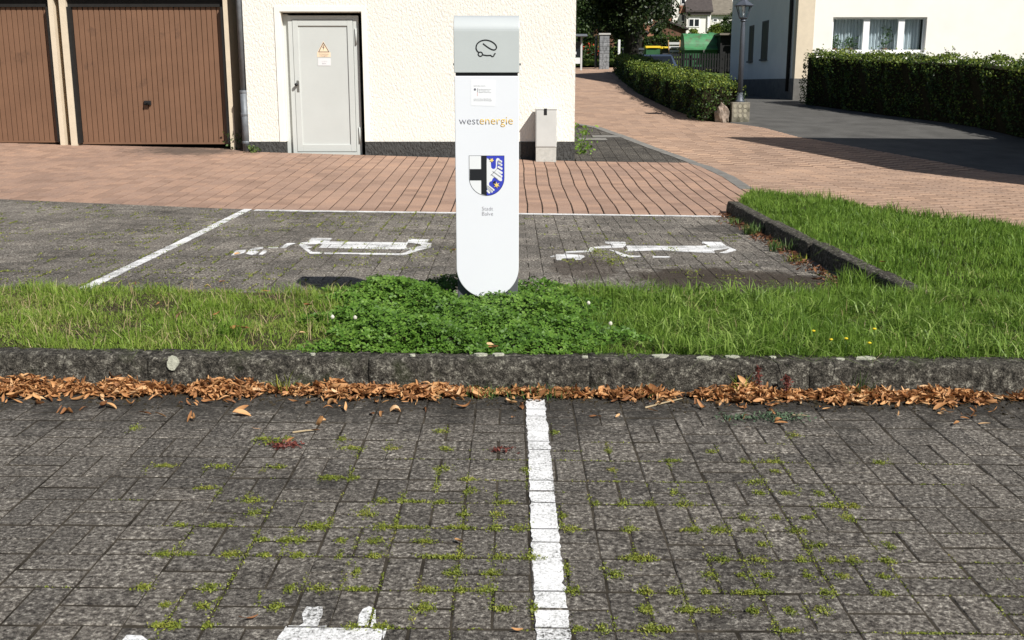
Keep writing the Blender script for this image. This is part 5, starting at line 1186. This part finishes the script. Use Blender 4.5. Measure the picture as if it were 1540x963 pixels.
# building out of the frame that shades the lane
A_ = G(1086, 206); Hb = 6.2; Lb = Hb / math.tan(SUN_EL); off = Vector((math.sin(SUN_AZ), -math.cos(SUN_AZ))) * Lb
B_ = G(1348, 255); d = Vector((B_[0] - A_[0], B_[1] - A_[1])).normalized()
zA = gz_(*A_); Cn = Vector(A_) + off; Fn = Cn + d * 9.0; Bk = Cn + Vector((9.0, .0)); Bf = Fn + Vector((8.0, -.5))
nb = empty('neighbour_building', (Cn.x + 4, Cn.y - 3, 0))
wpart(MB().prism([tuple(Cn), tuple(Fn), tuple(Bf), tuple(Bk)], 'z', -.3, zA + Hb - .02), 'wall', 'white_wall', nb)
wpart(MB().prism([tuple(Cn), tuple(Fn), tuple(Bf), tuple(Bk)], 'z', zA + Hb - .018, zA + Hb), 'roof', 'roof_dark', nb)
tag(nb, 'tall white building beside the lane that throws the dark shadow on it', 'building')

# ------------------------------------------------------------------ trees and far gardens
def limb(mb, a, b, r0, r1, n=6):
    a, b = Vector(a), Vector(b); m = (a + b) / 2 + Vector((random.gauss(0, .08), random.gauss(0, .08), random.uniform(0, .1))) * (b - a).length; mb.tube([a, m, b], [r0, (r0 + r1) / 2, r1], n)
def tree(name, x, y, h, tr, cr, cz, n, s, mat, lb, droop=0.0, rz=None, clumps=26, flat_=1.0, group=None, cat='tree'):
    z = gz_(x, y); o = empty(name, (x, y, z)); mb = MB(); rz = rz or cr
    mb.tube([(0, 0, -.2), (.05, .02, h * .3), (.0, .05, h * .62), (.05, 0, h * .85)], [tr * 1.25, tr, tr * .7, tr * .3], 10)
    cl = []
    for i in range(clumps):
        u = rng.normal(0, 1, 3); u /= np.linalg.norm(u); k = rng.random() ** .45
        c = np.array([u[0] * cr * k, u[1] * cr * k, cz + u[2] * rz * k * flat_]); cl.append(c)
        if i < 14: limb(mb, (0, 0, min(h * .75, max(h * .28, c[2] - .35 * cr))), tuple(c), tr * .42, .02)
    mb.build('trunk', 'bark', o, smooth=True)
    cl = np.array(cl); k = rng.integers(0, len(cl), n); rad = cr * rng.uniform(.20, .42, len(cl))
    d = rng.normal(0, .55, (n, 3)); C = cl[k] + d * rad[k][:, None] * [1, 1, .8]
    if droop: C[:, 2] -= np.abs(rng.normal(0, droop, n))
    leaf_cards('crown', C, rng.uniform(s * .6, s * 1.3, n), mat, o, up=.2, aspect=.62, droop=droop); tag(o, lb, cat, group); return o
tree('lime_tree', 5.3, 49.0, 7.0, .30, 2.15, 3.9, 36000, .15, 'tree_dark', 'big dark broadleaf tree overhanging the gardens behind the lane', rz=2.7, clumps=60)
tree('willow_tree', 2.2, 66.0, 9, .3, 3.4, 6.4, 26000, .17, 'willow', 'pale green drooping willow behind the stone gate post', droop=1.2, clumps=34)
tree('conifer', 3.7, 60.0, 5, .16, 1.3, 2.4, 12000, .13, 'tree_mid', 'dark green conifer behind the garden flowers', rz=2.3, clumps=26)
tree('willow_tree', -1.4, 70.0, 9, .3, 3.6, 6.2, 12000, .18, 'willow', 'second willow half hidden by the cream building', droop=1.2, clumps=30)
tree('garden_tree', 13.3, 66.0, 3.0, .10, .85, 1.75, 7000, .10, 'tree_mid', 'round dark green tree behind the street lamp lantern', clumps=26)
tree('shrub', 9.35, 70.0, 2.4, .08, .5, 1.3, 3500, .10, 'tree_mid', 'upright shrub between brown shed and far hedge', clumps=14, cat='shrub')
tree('shrub', 12.9, 78.0, 1.3, .06, .45, .75, 2500, .10, 'hedge_tip', 'bright green bush below the far white house', clumps=14, cat='shrub')
tree('shrub', 15.0, 80.0, 1.4, .06, .75, .8, 4000, .11, 'hedge_tip', 'wide yellow-green bush beside the far white house', clumps=18, cat='shrub')
tree('fruit_tree', 7.4, 64.0, 5.5, .12, 1.2, 3.6, 6000, .14, 'tree_mid', 'lighter garden tree behind the big dark tree', clumps=26)
for i in range(26):
    x = -46 + i * 5.6 + random.uniform(-1.5, 1.5); y = 150 + random.uniform(-12, 22)
    tree('hill_tree', x, y, 9, .25, 3.6, 6, 1500, .5, 'tree_mid', 'leafy tree on the far hillside', clumps=16, group='trees on the far hillside')
# far hedge, lawn, flowers
hedge('far_hedge', [(8.2, 68), (16.5, 67)], 1.2, 1.05, 'long trimmed hedge behind the bins and green container', 9000, .12, .1)
hedge('garden_hedge', [(2.6, 57), (5.6, 56)], .9, .7, 'low hedge round the far garden lawn', 2500, .10, .1)
sheet('garden_lawn', [(1.5, 49.5), (5.0, 49.5), (5.4, 55.5), (1.5, 55.5)], 'meadow', .03, step=1.0)
blades('garden_grass', np.stack([(gx_ := rng.uniform(1.5, 5.2, 5000)), (gy_ := rng.uniform(49.5, 55.5, 5000)), zf(gx_, gy_) + .02], 1), rng.uniform(.1, .25, 5000), rng.uniform(.02, .05, 5000), 'hedge_tip', label='bright lawn behind the stone gate post', cat='grass')
n = 130; fx = rng.uniform(2.6, 5.0, n); fy = rng.uniform(55.0, 56.0, n); o = leaf_cards('flower_bed', np.stack([fx, fy, zf(fx, fy) + rng.uniform(.4, .95, n)], 1), .13, 'flower_red', kind='stuff', up=.3); tag(o, 'bed of red flowers behind the far lawn', 'flowers')
n = 1400; fx = rng.uniform(2.4, 5.1, n); fy = rng.uniform(54.9, 56.1, n); o = leaf_cards('flower_foliage', np.stack([fx, fy, zf(fx, fy) + rng.uniform(.0, .8, n)], 1), .16, 'tree_mid', kind='stuff', up=.3); tag(o, 'green leaves under the red flowers', 'foliage')

# gate post of slate stones
gpx = P(908, 100, 45).x; gz0 = gz_(gpx, 45); gzt = P(908, 50.5, 45).z; gw = .20
gp = empty('gate_post', (gpx, 45, gz0))
wpart(MB().box(gpx - gw + .015, gpx + gw - .015, 45 - gw + .015, 45 + gw - .015, gz0 - .2, gzt - .07), 'core', 'slate_joint', gp)
z = gz0 - .05; r_ = 0
while z < gzt - .085:
    h = min(random.uniform(.10, .17), gzt - .075 - z); x = gpx - gw
    while x < gpx + gw - .04:
        w_ = min(random.uniform(.12, .24), gpx + gw - x)
        if gpx + gw - x - w_ < .06: w_ = gpx + gw - x
        e = random.uniform(0, .014); wpart(MB().box(x + .004, x + w_ - .004, 45 - gw - e, 45 + gw + e, z + .004, z + h - .004, .006), 'stone', 'slate', gp); x += w_
    z += h
wpart(MB().box(gpx - gw - .04, gpx + gw + .04, 45 - gw - .04, 45 + gw + .04, gzt - .07, gzt, .01), 'cap', 'cab_base', gp); tag(gp, 'slate stone gate post with a flat cap at the end of the lane', 'gate post')
mg = empty('metal_gate', (gpx - .5, 45.2, gz0))
for i in range(4): x = gpx - .27 - i * .02 * 0 - (0 if i < 2 else .0); 
wpart(MB().box(gpx - .30, gpx - .26, 45.0, 46.2, gz0 + .1, gz0 + .14).box(gpx - .30, gpx - .26, 45.0, 46.2, gzt - .2, gzt - .16), 'rail', 'black', mg)
for i in range(9): wpart(MB().box(gpx - .29, gpx - .27, 45.02 + i * .14, 45.045 + i * .14, gz0 + .05, gzt - .05), 'bar', 'black', mg)
tag(mg, 'open black iron gate leaf beside the slate gate post', 'gate')
# notice board with canopy
nx_ = P(874, 100, 44).x; nz = gz_(nx_, 44); nt_ = P(874, 56, 44).z; nbd = empty('notice_board', (nx_ - .6, 44, nz))
for xx in (nx_, nx_ - 1.3): wpart(MB().box(xx - .035, xx + .035, 43.965, 44.035, nz - .1, nt_), 'post', 'cab', nbd)
wpart(MB().box(nx_ - 1.25, nx_ - .04, 43.98, 44.02, P(870, 96, 44).z, P(870, 87, 44).z), 'lower_panel', 'white_plate', nbd)
wpart(MB().box(nx_ - 1.25, nx_ - .04, 43.985, 44.015, P(870, 86, 44).z, P(870, 63, 44).z), 'display_pane', 'dglass', nbd)
wpart(MB().box(nx_ - .42, nx_ - .2, 43.97, 43.984, P(870, 82, 44).z, P(870, 78, 44).z), 'notice', 'white_plate', nbd)
wpart(MB().prism([(43.6, nt_ + .02), (44.0, nt_ + .12), (44.4, nt_ + .02), (44.0, nt_ + .06)], 'x', nx_ - 1.5, nx_ + .22), 'canopy', 'zinc', nbd); tag(nbd, 'grey framed notice board with a small canopy by the garden', 'notice board')
# low fence post strip
wp = P(931, 70, 47); o = MB().box(wp.x - .05, wp.x + .05, 46.95, 47.05, gz_(wp.x, 47) - .1, P(931, 60, 47).z, .01).build('marker_post', 'white_plate'); tag(o, 'thin white marker post under the dark tree', 'post')

# picket fence
fz0, fz1 = P(1050, 108, 52).z, P(1050, 80, 52).z; fx0, fx1 = P(1003, 90, 52).x, P(1112, 90, 52).x
fe = empty('picket_fence', ((fx0 + fx1) / 2, 52, fz0)); fg = min(gz_(fx0, 52), gz_(fx1, 52))
wpart(MB().box(fx0, fx1, 52.03, 52.07, fz0 + .12, fz0 + .2).box(fx0, fx1, 52.03, 52.07, fz1 - .32, fz1 - .24), 'rail', 'fence', fe)
pk = MB().prism([(-.036, 0), (.036, 0), (.036, fz1 - fz0 - .05), (0, fz1 - fz0), (-.036, fz1 - fz0 - .05)], 'y', 0, .025).build('picket', 'fence', fe); npk = int((fx1 - fx0) / .125)
for i in range(npk):
    o = pk if i == 0 else pk.copy()
    if i: COL.objects.link(o); o.parent = fe
    o.location = Vector((fx0 + .06 + i * .125, 52.0, fz0 + random.uniform(-.012, .012))) - fe.location
for x in (fx0 + .02, (fx0 + fx1) / 2 - .6, (fx0 + fx1) / 2 + 1.1, fx1 - .05): wpart(MB().box(x - .05, x + .05, 52.071, 52.16, fg - .2, fz1 - .1), 'fence_post', 'fence', fe)
tag(fe, 'dark wooden picket fence in front of the green container', 'fence')
# green container
sx0, sx1 = P(1029, 90, 55).x, P(1083, 90, 55).x; sy0, sy1 = 55.0, 56.3; sz0 = gz_((sx0 + sx1) / 2, 55.5)
zb1, zb2, zb3 = P(1050, 74, 55).z, P(1050, 58, 55.4).z, P(1050, 51, 56).z
sk = empty('waste_container', ((sx0 + sx1) / 2, 55.6, sz0))
wpart(MB().prism([(sy0 + .15, sz0 + .15), (sy1 - .15, sz0 + .15), (sy1, zb1 - .03), (sy0, zb1 - .03)], 'x', sx0 + .05, sx1 - .05), 'body', 'skip_dark', sk)
lp = [(sy0 - .06, zb1 - .03), (sy0 - .06, zb1 + .03)] + [(sy0 + .1 + .9 * (1 - math.cos(a)), zb1 + .05 + (zb3 - zb1) * math.sin(a) * .95) for a in np.linspace(.1, math.pi / 2, 10)] + [(sy1 + .1, zb3 - .06), (sy1 + .1, zb1 - .03)]
wpart(MB().prism(lp, 'x', sx0, sx1), 'lid', 'skip_green', sk)
wpart(MB().box(sx0 - .02, sx1 + .02, sy0 - .10, sy0 - .061, zb1 - .05, zb1 + .02), 'rim', 'skip_green', sk)
q = P(1072, 52, 56); wpart(MB().box(q.x - .14, q.x + .14, 56.35, 56.55, zb1, P(1072, 48.5, 56).z), 'counterweight_box', 'skip_green', sk)
q = P(1058, 77, 55); wpart(MB().box(q.x - .03, q.x + .03, sy0 - .13, sy0 - .02, q.z - .1, q.z + .06), 'latch', 'steel', sk)
for x in (sx0 + .25, sx1 - .25):
    for y in (sy0 + .3, sy1 - .3): wpart(MB().tube([(x - .04, y, sz0 + .09), (x + .04, y, sz0 + .09)], .09, 12), 'wheel', 'rubber', sk)
tag(sk, 'large green waste container with a rounded weathered lid', 'container')
# bins
def big_bin(px0, px1, py_t, Y, body, lid, lb):
    xa, xb = P(px0, py_t, Y).x, P(px1, py_t, Y).x; zt_ = P(px0, py_t, Y).z; z0 = gz_((xa + xb) / 2, Y); o = empty('waste_bin', ((xa + xb) / 2, Y + .4, z0))
    wpart(MB().prism([(Y + .12, z0 + .12), (Y + .72, z0 + .12), (Y + .85, zt_ - .12), (Y, zt_ - .12)], 'x', xa + .04, xb - .04), 'body', body, o)
    wpart(MB().prism([(Y - .04, zt_ - .119), (Y - .04, zt_ - .05), (Y + .25, zt_), (Y + .65, zt_), (Y + .9, zt_ - .06), (Y + .9, zt_ - .119)], 'x', xa, xb), 'lid', lid, o)
    for x in (xa + .15, xb - .15):
        for yy in (Y + .2, Y + .65): wpart(MB().tube([(x - .03, yy, z0 + .07), (x + .03, yy, z0 + .07)], .07, 10), 'wheel', 'rubber', o)
    wpart(MB().tube([(xa + .15, Y - .06, zt_ - .1), (xb - .15, Y - .06, zt_ - .1)], .014, 6), 'handle', lid, o); tag(o, lb, 'bin')
big_bin(971, 994, 69, 57, 'skip_dark', 'bin_yellow', 'green waste bin with bright yellow lid'); big_bin(995, 1012, 70, 57.2, 'bin_grey', 'bin_yellow', 'grey waste bin with yellow lid next to the green one'); big_bin(936, 969, 72, 55, 'bin_grey', 'bin_grey', 'dark grey wide bin beside the yellow-lidded ones')
# white open crate / sign in front of the dark bin
q0, q1 = P(943, 80, 53), P(960, 77, 53); o = empty('pale_panel', ((q0.x + q1.x) / 2, 53, gz_(q0.x, 53)))
wpart(MB().box(q0.x, q1.x, 52.97, 53.03, P(950, 79.5, 53).z, P(950, 76, 53).z).box(q1.x - .08, q1.x, 52.97, 53.03, gz_(q1.x, 53) - .05, P(950, 79.6, 53).z).box(q0.x, q0.x + .08, 52.97, 53.03, gz_(q0.x, 53) - .05, P(950, 79.6, 53).z), 'frame', 'cream_wall', o); tag(o, 'pale cream frame standing in front of the dark grey bin', 'frame')
# chair-like wooden trellis near bins
q0 = P(1018, 62, 56); o = empty('garden_chair', (q0.x, 56.5, gz_(q0.x, 56.5))); zz = gz_(q0.x, 56.5); tp_ = P(1018, 60, 56.5).z
mb = MB()
for s_ in (-1, 1):
    wpart(MB().tube([(q0.x + s_ * .25, 56.3, zz), (q0.x + s_ * .25, 56.3, zz + .45)], .025, 6), 'leg', 'wood_light', o)
    wpart(MB().tube([(q0.x + s_ * .25, 56.75, zz), (q0.x + s_ * .25, 56.75, zz + .45), (q0.x + s_ * .3, 56.95, tp_)], .03, 6), 'leg', 'wood_light', o)
wpart(MB().box(q0.x - .3, q0.x + .3, 56.25, 56.8, zz + .45, zz + .5), 'seat', 'wood_light', o)
for i in range(4): wpart(MB().box(q0.x - .28, q0.x + .28, 56.80 + i * .03, 56.83 + i * .03, zz + .62 + i * (tp_ - zz - .75) / 3.5, zz + .74 + i * (tp_ - zz - .75) / 3.5), 'back_slat', 'cab', o)
tag(o, 'weathered garden chair between bins and green container', 'chair')
# parked car behind the hedge, seen from the rear
cY = 47.5; ccx = P(990.5, 90, cY).x; croof = P(990, 81.5, cY).z; ck = .86
car = empty('parked_car', (ccx, cY + 1.6, croof - 1.44)); cz_ = croof - 1.44
prof = [(-.05, .32), (-.08, .55), (.0, .86), (.20, .93), (.52, 1.38), (.75, 1.44), (1.9, 1.42), (2.7, .95), (3.65, .82), (3.78, .6), (3.74, .32)]
def car_w(z): return ck * (1 if z < .95 else 1 - .26 * (z - .95) / .5)
mb = MB(); nP = len(prof); v = [(ccx - car_w(z), cY + y, cz_ + z) for y, z in prof] + [(ccx + car_w(z), cY + y, cz_ + z) for y, z in prof]
mb.add(v, [tuple(range(nP)), tuple(range(2 * nP - 1, nP - 1, -1))] + [((i + 1) % nP, i, nP + i, nP + (i + 1) % nP) for i in range(nP)])
bo = wpart(mb, 'body', 'car_paint', car); bv = bo.modifiers.new('b', 'BEVEL'); bv.width = .05; bv.segments = 3
def quad(name, pts, mat): return wpart(MB().add(pts, [(0, 1, 2, 3)]), name, mat, car, fix=False)
def slope(t, w, e=.012): y = .20 + (.52 - .20) * t; z = .93 + (1.38 - .93) * t; return [(ccx - w, cY + y - e * 1.6, cz_ + z + e), (ccx + w, cY + y - e * 1.6, cz_ + z + e)]
a = slope(.06, .70); b = slope(.93, .60); rw_ = quad('rear_window', [a[0], a[1], b[1], b[0]], 'dglass'); rw_.modifiers.new('s', 'SOLIDIFY').thickness = .006
for s_ in (-1, 1):
    o = quad('side_window', [(ccx + s_ * (car_w(1.0) + .006), cY + .55, cz_ + 1.0), (ccx + s_ * (car_w(1.0) + .006), cY + 2.45, cz_ + 1.0), (ccx + s_ * (car_w(1.36) + .006), cY + 1.85, cz_ + 1.36), (ccx + s_ * (car_w(1.36) + .006), cY + .75, cz_ + 1.36)], 'dglass'); o.modifiers.new('s', 'SOLIDIFY').thickness = .006
    wpart(MB().box(ccx + s_ * .72 - .10, ccx + s_ * .72 + .10, cY - .10, cY - .02, cz_ + .60, cz_ + .80, .02), 'tail_light', 'red_lamp', car)
    for yy in (.75, 3.0):
        w_ = wpart(MB().tube([(ccx + s_ * (ck - .18), cY + yy, cz_ + .31), (ccx + s_ * (ck + .015), cY + yy, cz_ + .31)], .31, 20), 'wheel', 'rubber', car); wpart(MB().tube([(ccx + s_ * (ck + .0155), cY + yy, cz_ + .31), (ccx + s_ * (ck + .025), cY + yy, cz_ + .31)], .19, 16), 'rim', 'steel', w_)
    wpart(MB().box(ccx + s_ * (ck + .10) - .08, ccx + s_ * (ck + .10) + .08, cY + 2.35, cY + 2.45, cz_ + .95, cz_ + 1.08, .02), 'mirror', 'car_paint', car)
wpart(MB().box(ccx - .8, ccx + .8, cY - .14, cY - .04, cz_ + .33, cz_ + .52, .03), 'bumper', 'bin_grey', car); wpart(MB().box(ccx - .26, ccx + .26, cY - .095, cY - .07, cz_ + .62, cz_ + .73), 'number_plate', 'white_plate', car)
tag(car, 'dark blue car parked behind the hedge, only its rear window and roof showing', 'car')
# shed right of the container
shx0, shx1 = P(1085, 70, 54).x, P(1135, 70, 54).x; shz = gz_(shx0, 54) ; shed = empty('garden_shed', ((shx0 + shx1) / 2, 55, shz))
wpart(MB().box(shx0, shx1, 54.3, 57, shz - .1, P(1100, 53, 54).z), 'wall', 'fence', shed); wpart(MB().box(shx0 - .1, shx1, 54.0, 57.2, P(1100, 53, 54).z + .002, P(1100, 50, 54).z), 'roof', 'roof_grey', shed)
wpart(MB().box(P(1100, 50, 53.9).x, shx1, 53.88, 53.98, P(1100, 51.5, 53.9).z, P(1100, 48, 53.9).z), 'fascia', 'white_plate', shed); wpart(MB().box(P(1101, 57, 53.9).x, shx1, 53.9, 53.99, P(1101, 62, 53.9).z, P(1101, 56.5, 53.9).z), 'beam', 'wood_light', shed); q = P(1106.5, 70, 53.9); wpart(MB().box(q.x - .07, q.x + .07, 53.9, 54.04, shz - .1, P(1106, 62.1, 53.9).z), 'post', 'wood_light', shed)
tag(shed, 'dark garden shed with white fascia and wooden corner post', 'shed')
# far houses
def far_house(name, pxl, pxr, pyb, pye, Y, dep, rooff, wall, roof, lb, wins=(), extra=None):
    xa, xb = P(pxl, pye, Y).x, P(pxr, pye, Y).x; zb_, ze = P(pxl, pyb, Y).z - 1.6, P(pxl, pye, Y).z; o = empty(name, ((xa + xb) / 2, Y + dep / 2, zb_))
    wpart(MB().box(xa, xb, Y, Y + dep, zb_, ze), 'wall', wall, o); e = .35
    wpart(MB().prism([(Y - e, ze + .004), (Y - e, ze + .14), (Y + dep / 2, ze + rooff), (Y + dep + e, ze + .14), (Y + dep + e, ze + .004)], 'x', xa - .12, xb + .12), 'roof', roof, o)
    for (a, b, t_, bt, dv) in wins:
        A, B = P(a, t_, Y - .02), P(b, bt, Y - .02); w = empty('window', (0, 0, 0)); w.parent = o; w.location = Vector((A.x, Y, B.z)) - par_world(o); f_ = .07
        mb = MB().box(A.x, A.x + f_, Y - .05, Y + .02, B.z, A.z).box(B.x - f_, B.x, Y - .05, Y + .02, B.z, A.z).box(A.x + f_, B.x - f_, Y - .05, Y + .02, B.z, B.z + f_).box(A.x + f_, B.x - f_, Y - .05, Y + .02, A.z - f_, A.z)
        for i in range(1, dv): xx = A.x + (B.x - A.x) * i / dv; mb.box(xx - .05, xx + .05, Y - .055, Y + .02, B.z + f_, A.z - f_)
        wpart(mb, 'frame', 'white_paint', w); wpart(MB().box(A.x + f_, B.x - f_, Y - .015, Y + .01, B.z + f_, A.z - f_), 'pane', 'dglass', w)
    tag(o, lb, 'house'); return o
h1 = far_house('far_house', 1033, 1069.5, 48, 19, 95, 8, 4.5, 'white_wall', 'roof_dark', 'far white house with dark steep roof and a two-pane window', [(1035.5, 1052, 28, 41, 2)])
q = P(1064.5, 30, 94.9); wpart(MB().tube([(q.x, 94.9, P(1064, 46, 95).z), (q.x, 94.9, P(1064, 20, 95).z)], .06, 8), 'downpipe', 'white_plate', h1)
wpart(MB().box(P(1033, 20, 94.8).x, P(1069, 20, 94.8).x, 94.75, 94.99, P(1033, 22.5, 94.8).z, P(1033, 18.5, 94.8).z), 'eaves_board', 'roof_dark', h1)
h2 = far_house('far_house', 1012, 1032.6, 44, -14, 95.5, 7, 3, 'white_wall', 'roof_dark', 'far white stair wing with red-brown panel between its windows', [(1024, 1030.5, 21, 33, 1), (1024, 1031, -2, 7, 1)])
wpart(MB().box(P(1022, 10, 95.4).x, P(1032.5, 10, 95.4).x, 95.42, 95.499, P(1022, 20, 95.4).z, P(1022, 8.5, 95.4).z), 'cladding_panel', 'redbrown', h2)
far_house('far_house', 1070, 1104, 40, 23, 110, 9, 3.2, 'white_wall', 'roof_grey', 'far low house with a grey tiled roof', [(1072, 1079, 28, 33, 1)])
far_house('far_house', 1062, 1125, 30, -30, 135, 10, 4, 'cream_wall', 'roof_dark', 'far cream house uphill behind the grey roof', [(1077.5, 1083, 1.5, 6, 1), (1097, 1102, .5, 4, 1), (1110, 1116, 1, 5, 1)])
far_house('far_house', 962, 1010, 46, 22, 88, 7, 3.0, 'redbrown', 'roof_dark', 'far brown-walled house with dark roof behind the big tree', [(975, 981, 28, 36, 1)])
def board_shed(pxl, pxr, pyb, pyt, Y, lb):
    xa, xb = P(pxl, pyt, Y).x, P(pxr, pyt, Y).x; zb_, zt_ = P(pxl, pyb, Y).z - 1.2, P(pxl, pyt, Y).z; o = empty('board_shed', ((xa + xb) / 2, Y + 1.5, zb_)); xm = (xa + xb) / 2
    wpart(MB().prism([(xa, zb_), (xb, zb_), (xb, zt_ - .5), (xm - .6, zt_), (xa, zt_ - .3)], 'y', Y + .03, Y + 3), 'wall', 'shed_wood', o)
    n = max(4, int((xb - xa) / .3)); bw = (xb - xa) / n
    for i in range(n):
        x = xa + i * bw; tx = x + bw / 2; top = np.interp(tx, [xa, xm - .6, xb], [zt_ - .3, zt_, zt_ - .5]) - .08; wpart(MB().box(x + .006, x + bw - .006, Y, Y + .0295, zb_, top), 'board', 'shed_wood', o)
    wpart(MB().prism([(xa - .2, zt_ - .36), (xm - .6, zt_ + .02), (xb + .2, zt_ - .58), (xb + .2, zt_ - .46), (xm - .6, zt_ + .14), (xa - .2, zt_ - .24)], 'y', Y - .25, Y + 3.2), 'roof', 'roof_dark', o); tag(o, lb, 'shed')
board_shed(992, 1031, 49, 32, 74, 'brown board shed with a low gable roof beside the far hedge'); board_shed(893, 925, 50, 33, 72, 'brown board shed half hidden behind the dark tree'); board_shed(945, 972, 50, 38, 76, 'small brown board hut between tree and far hedge')
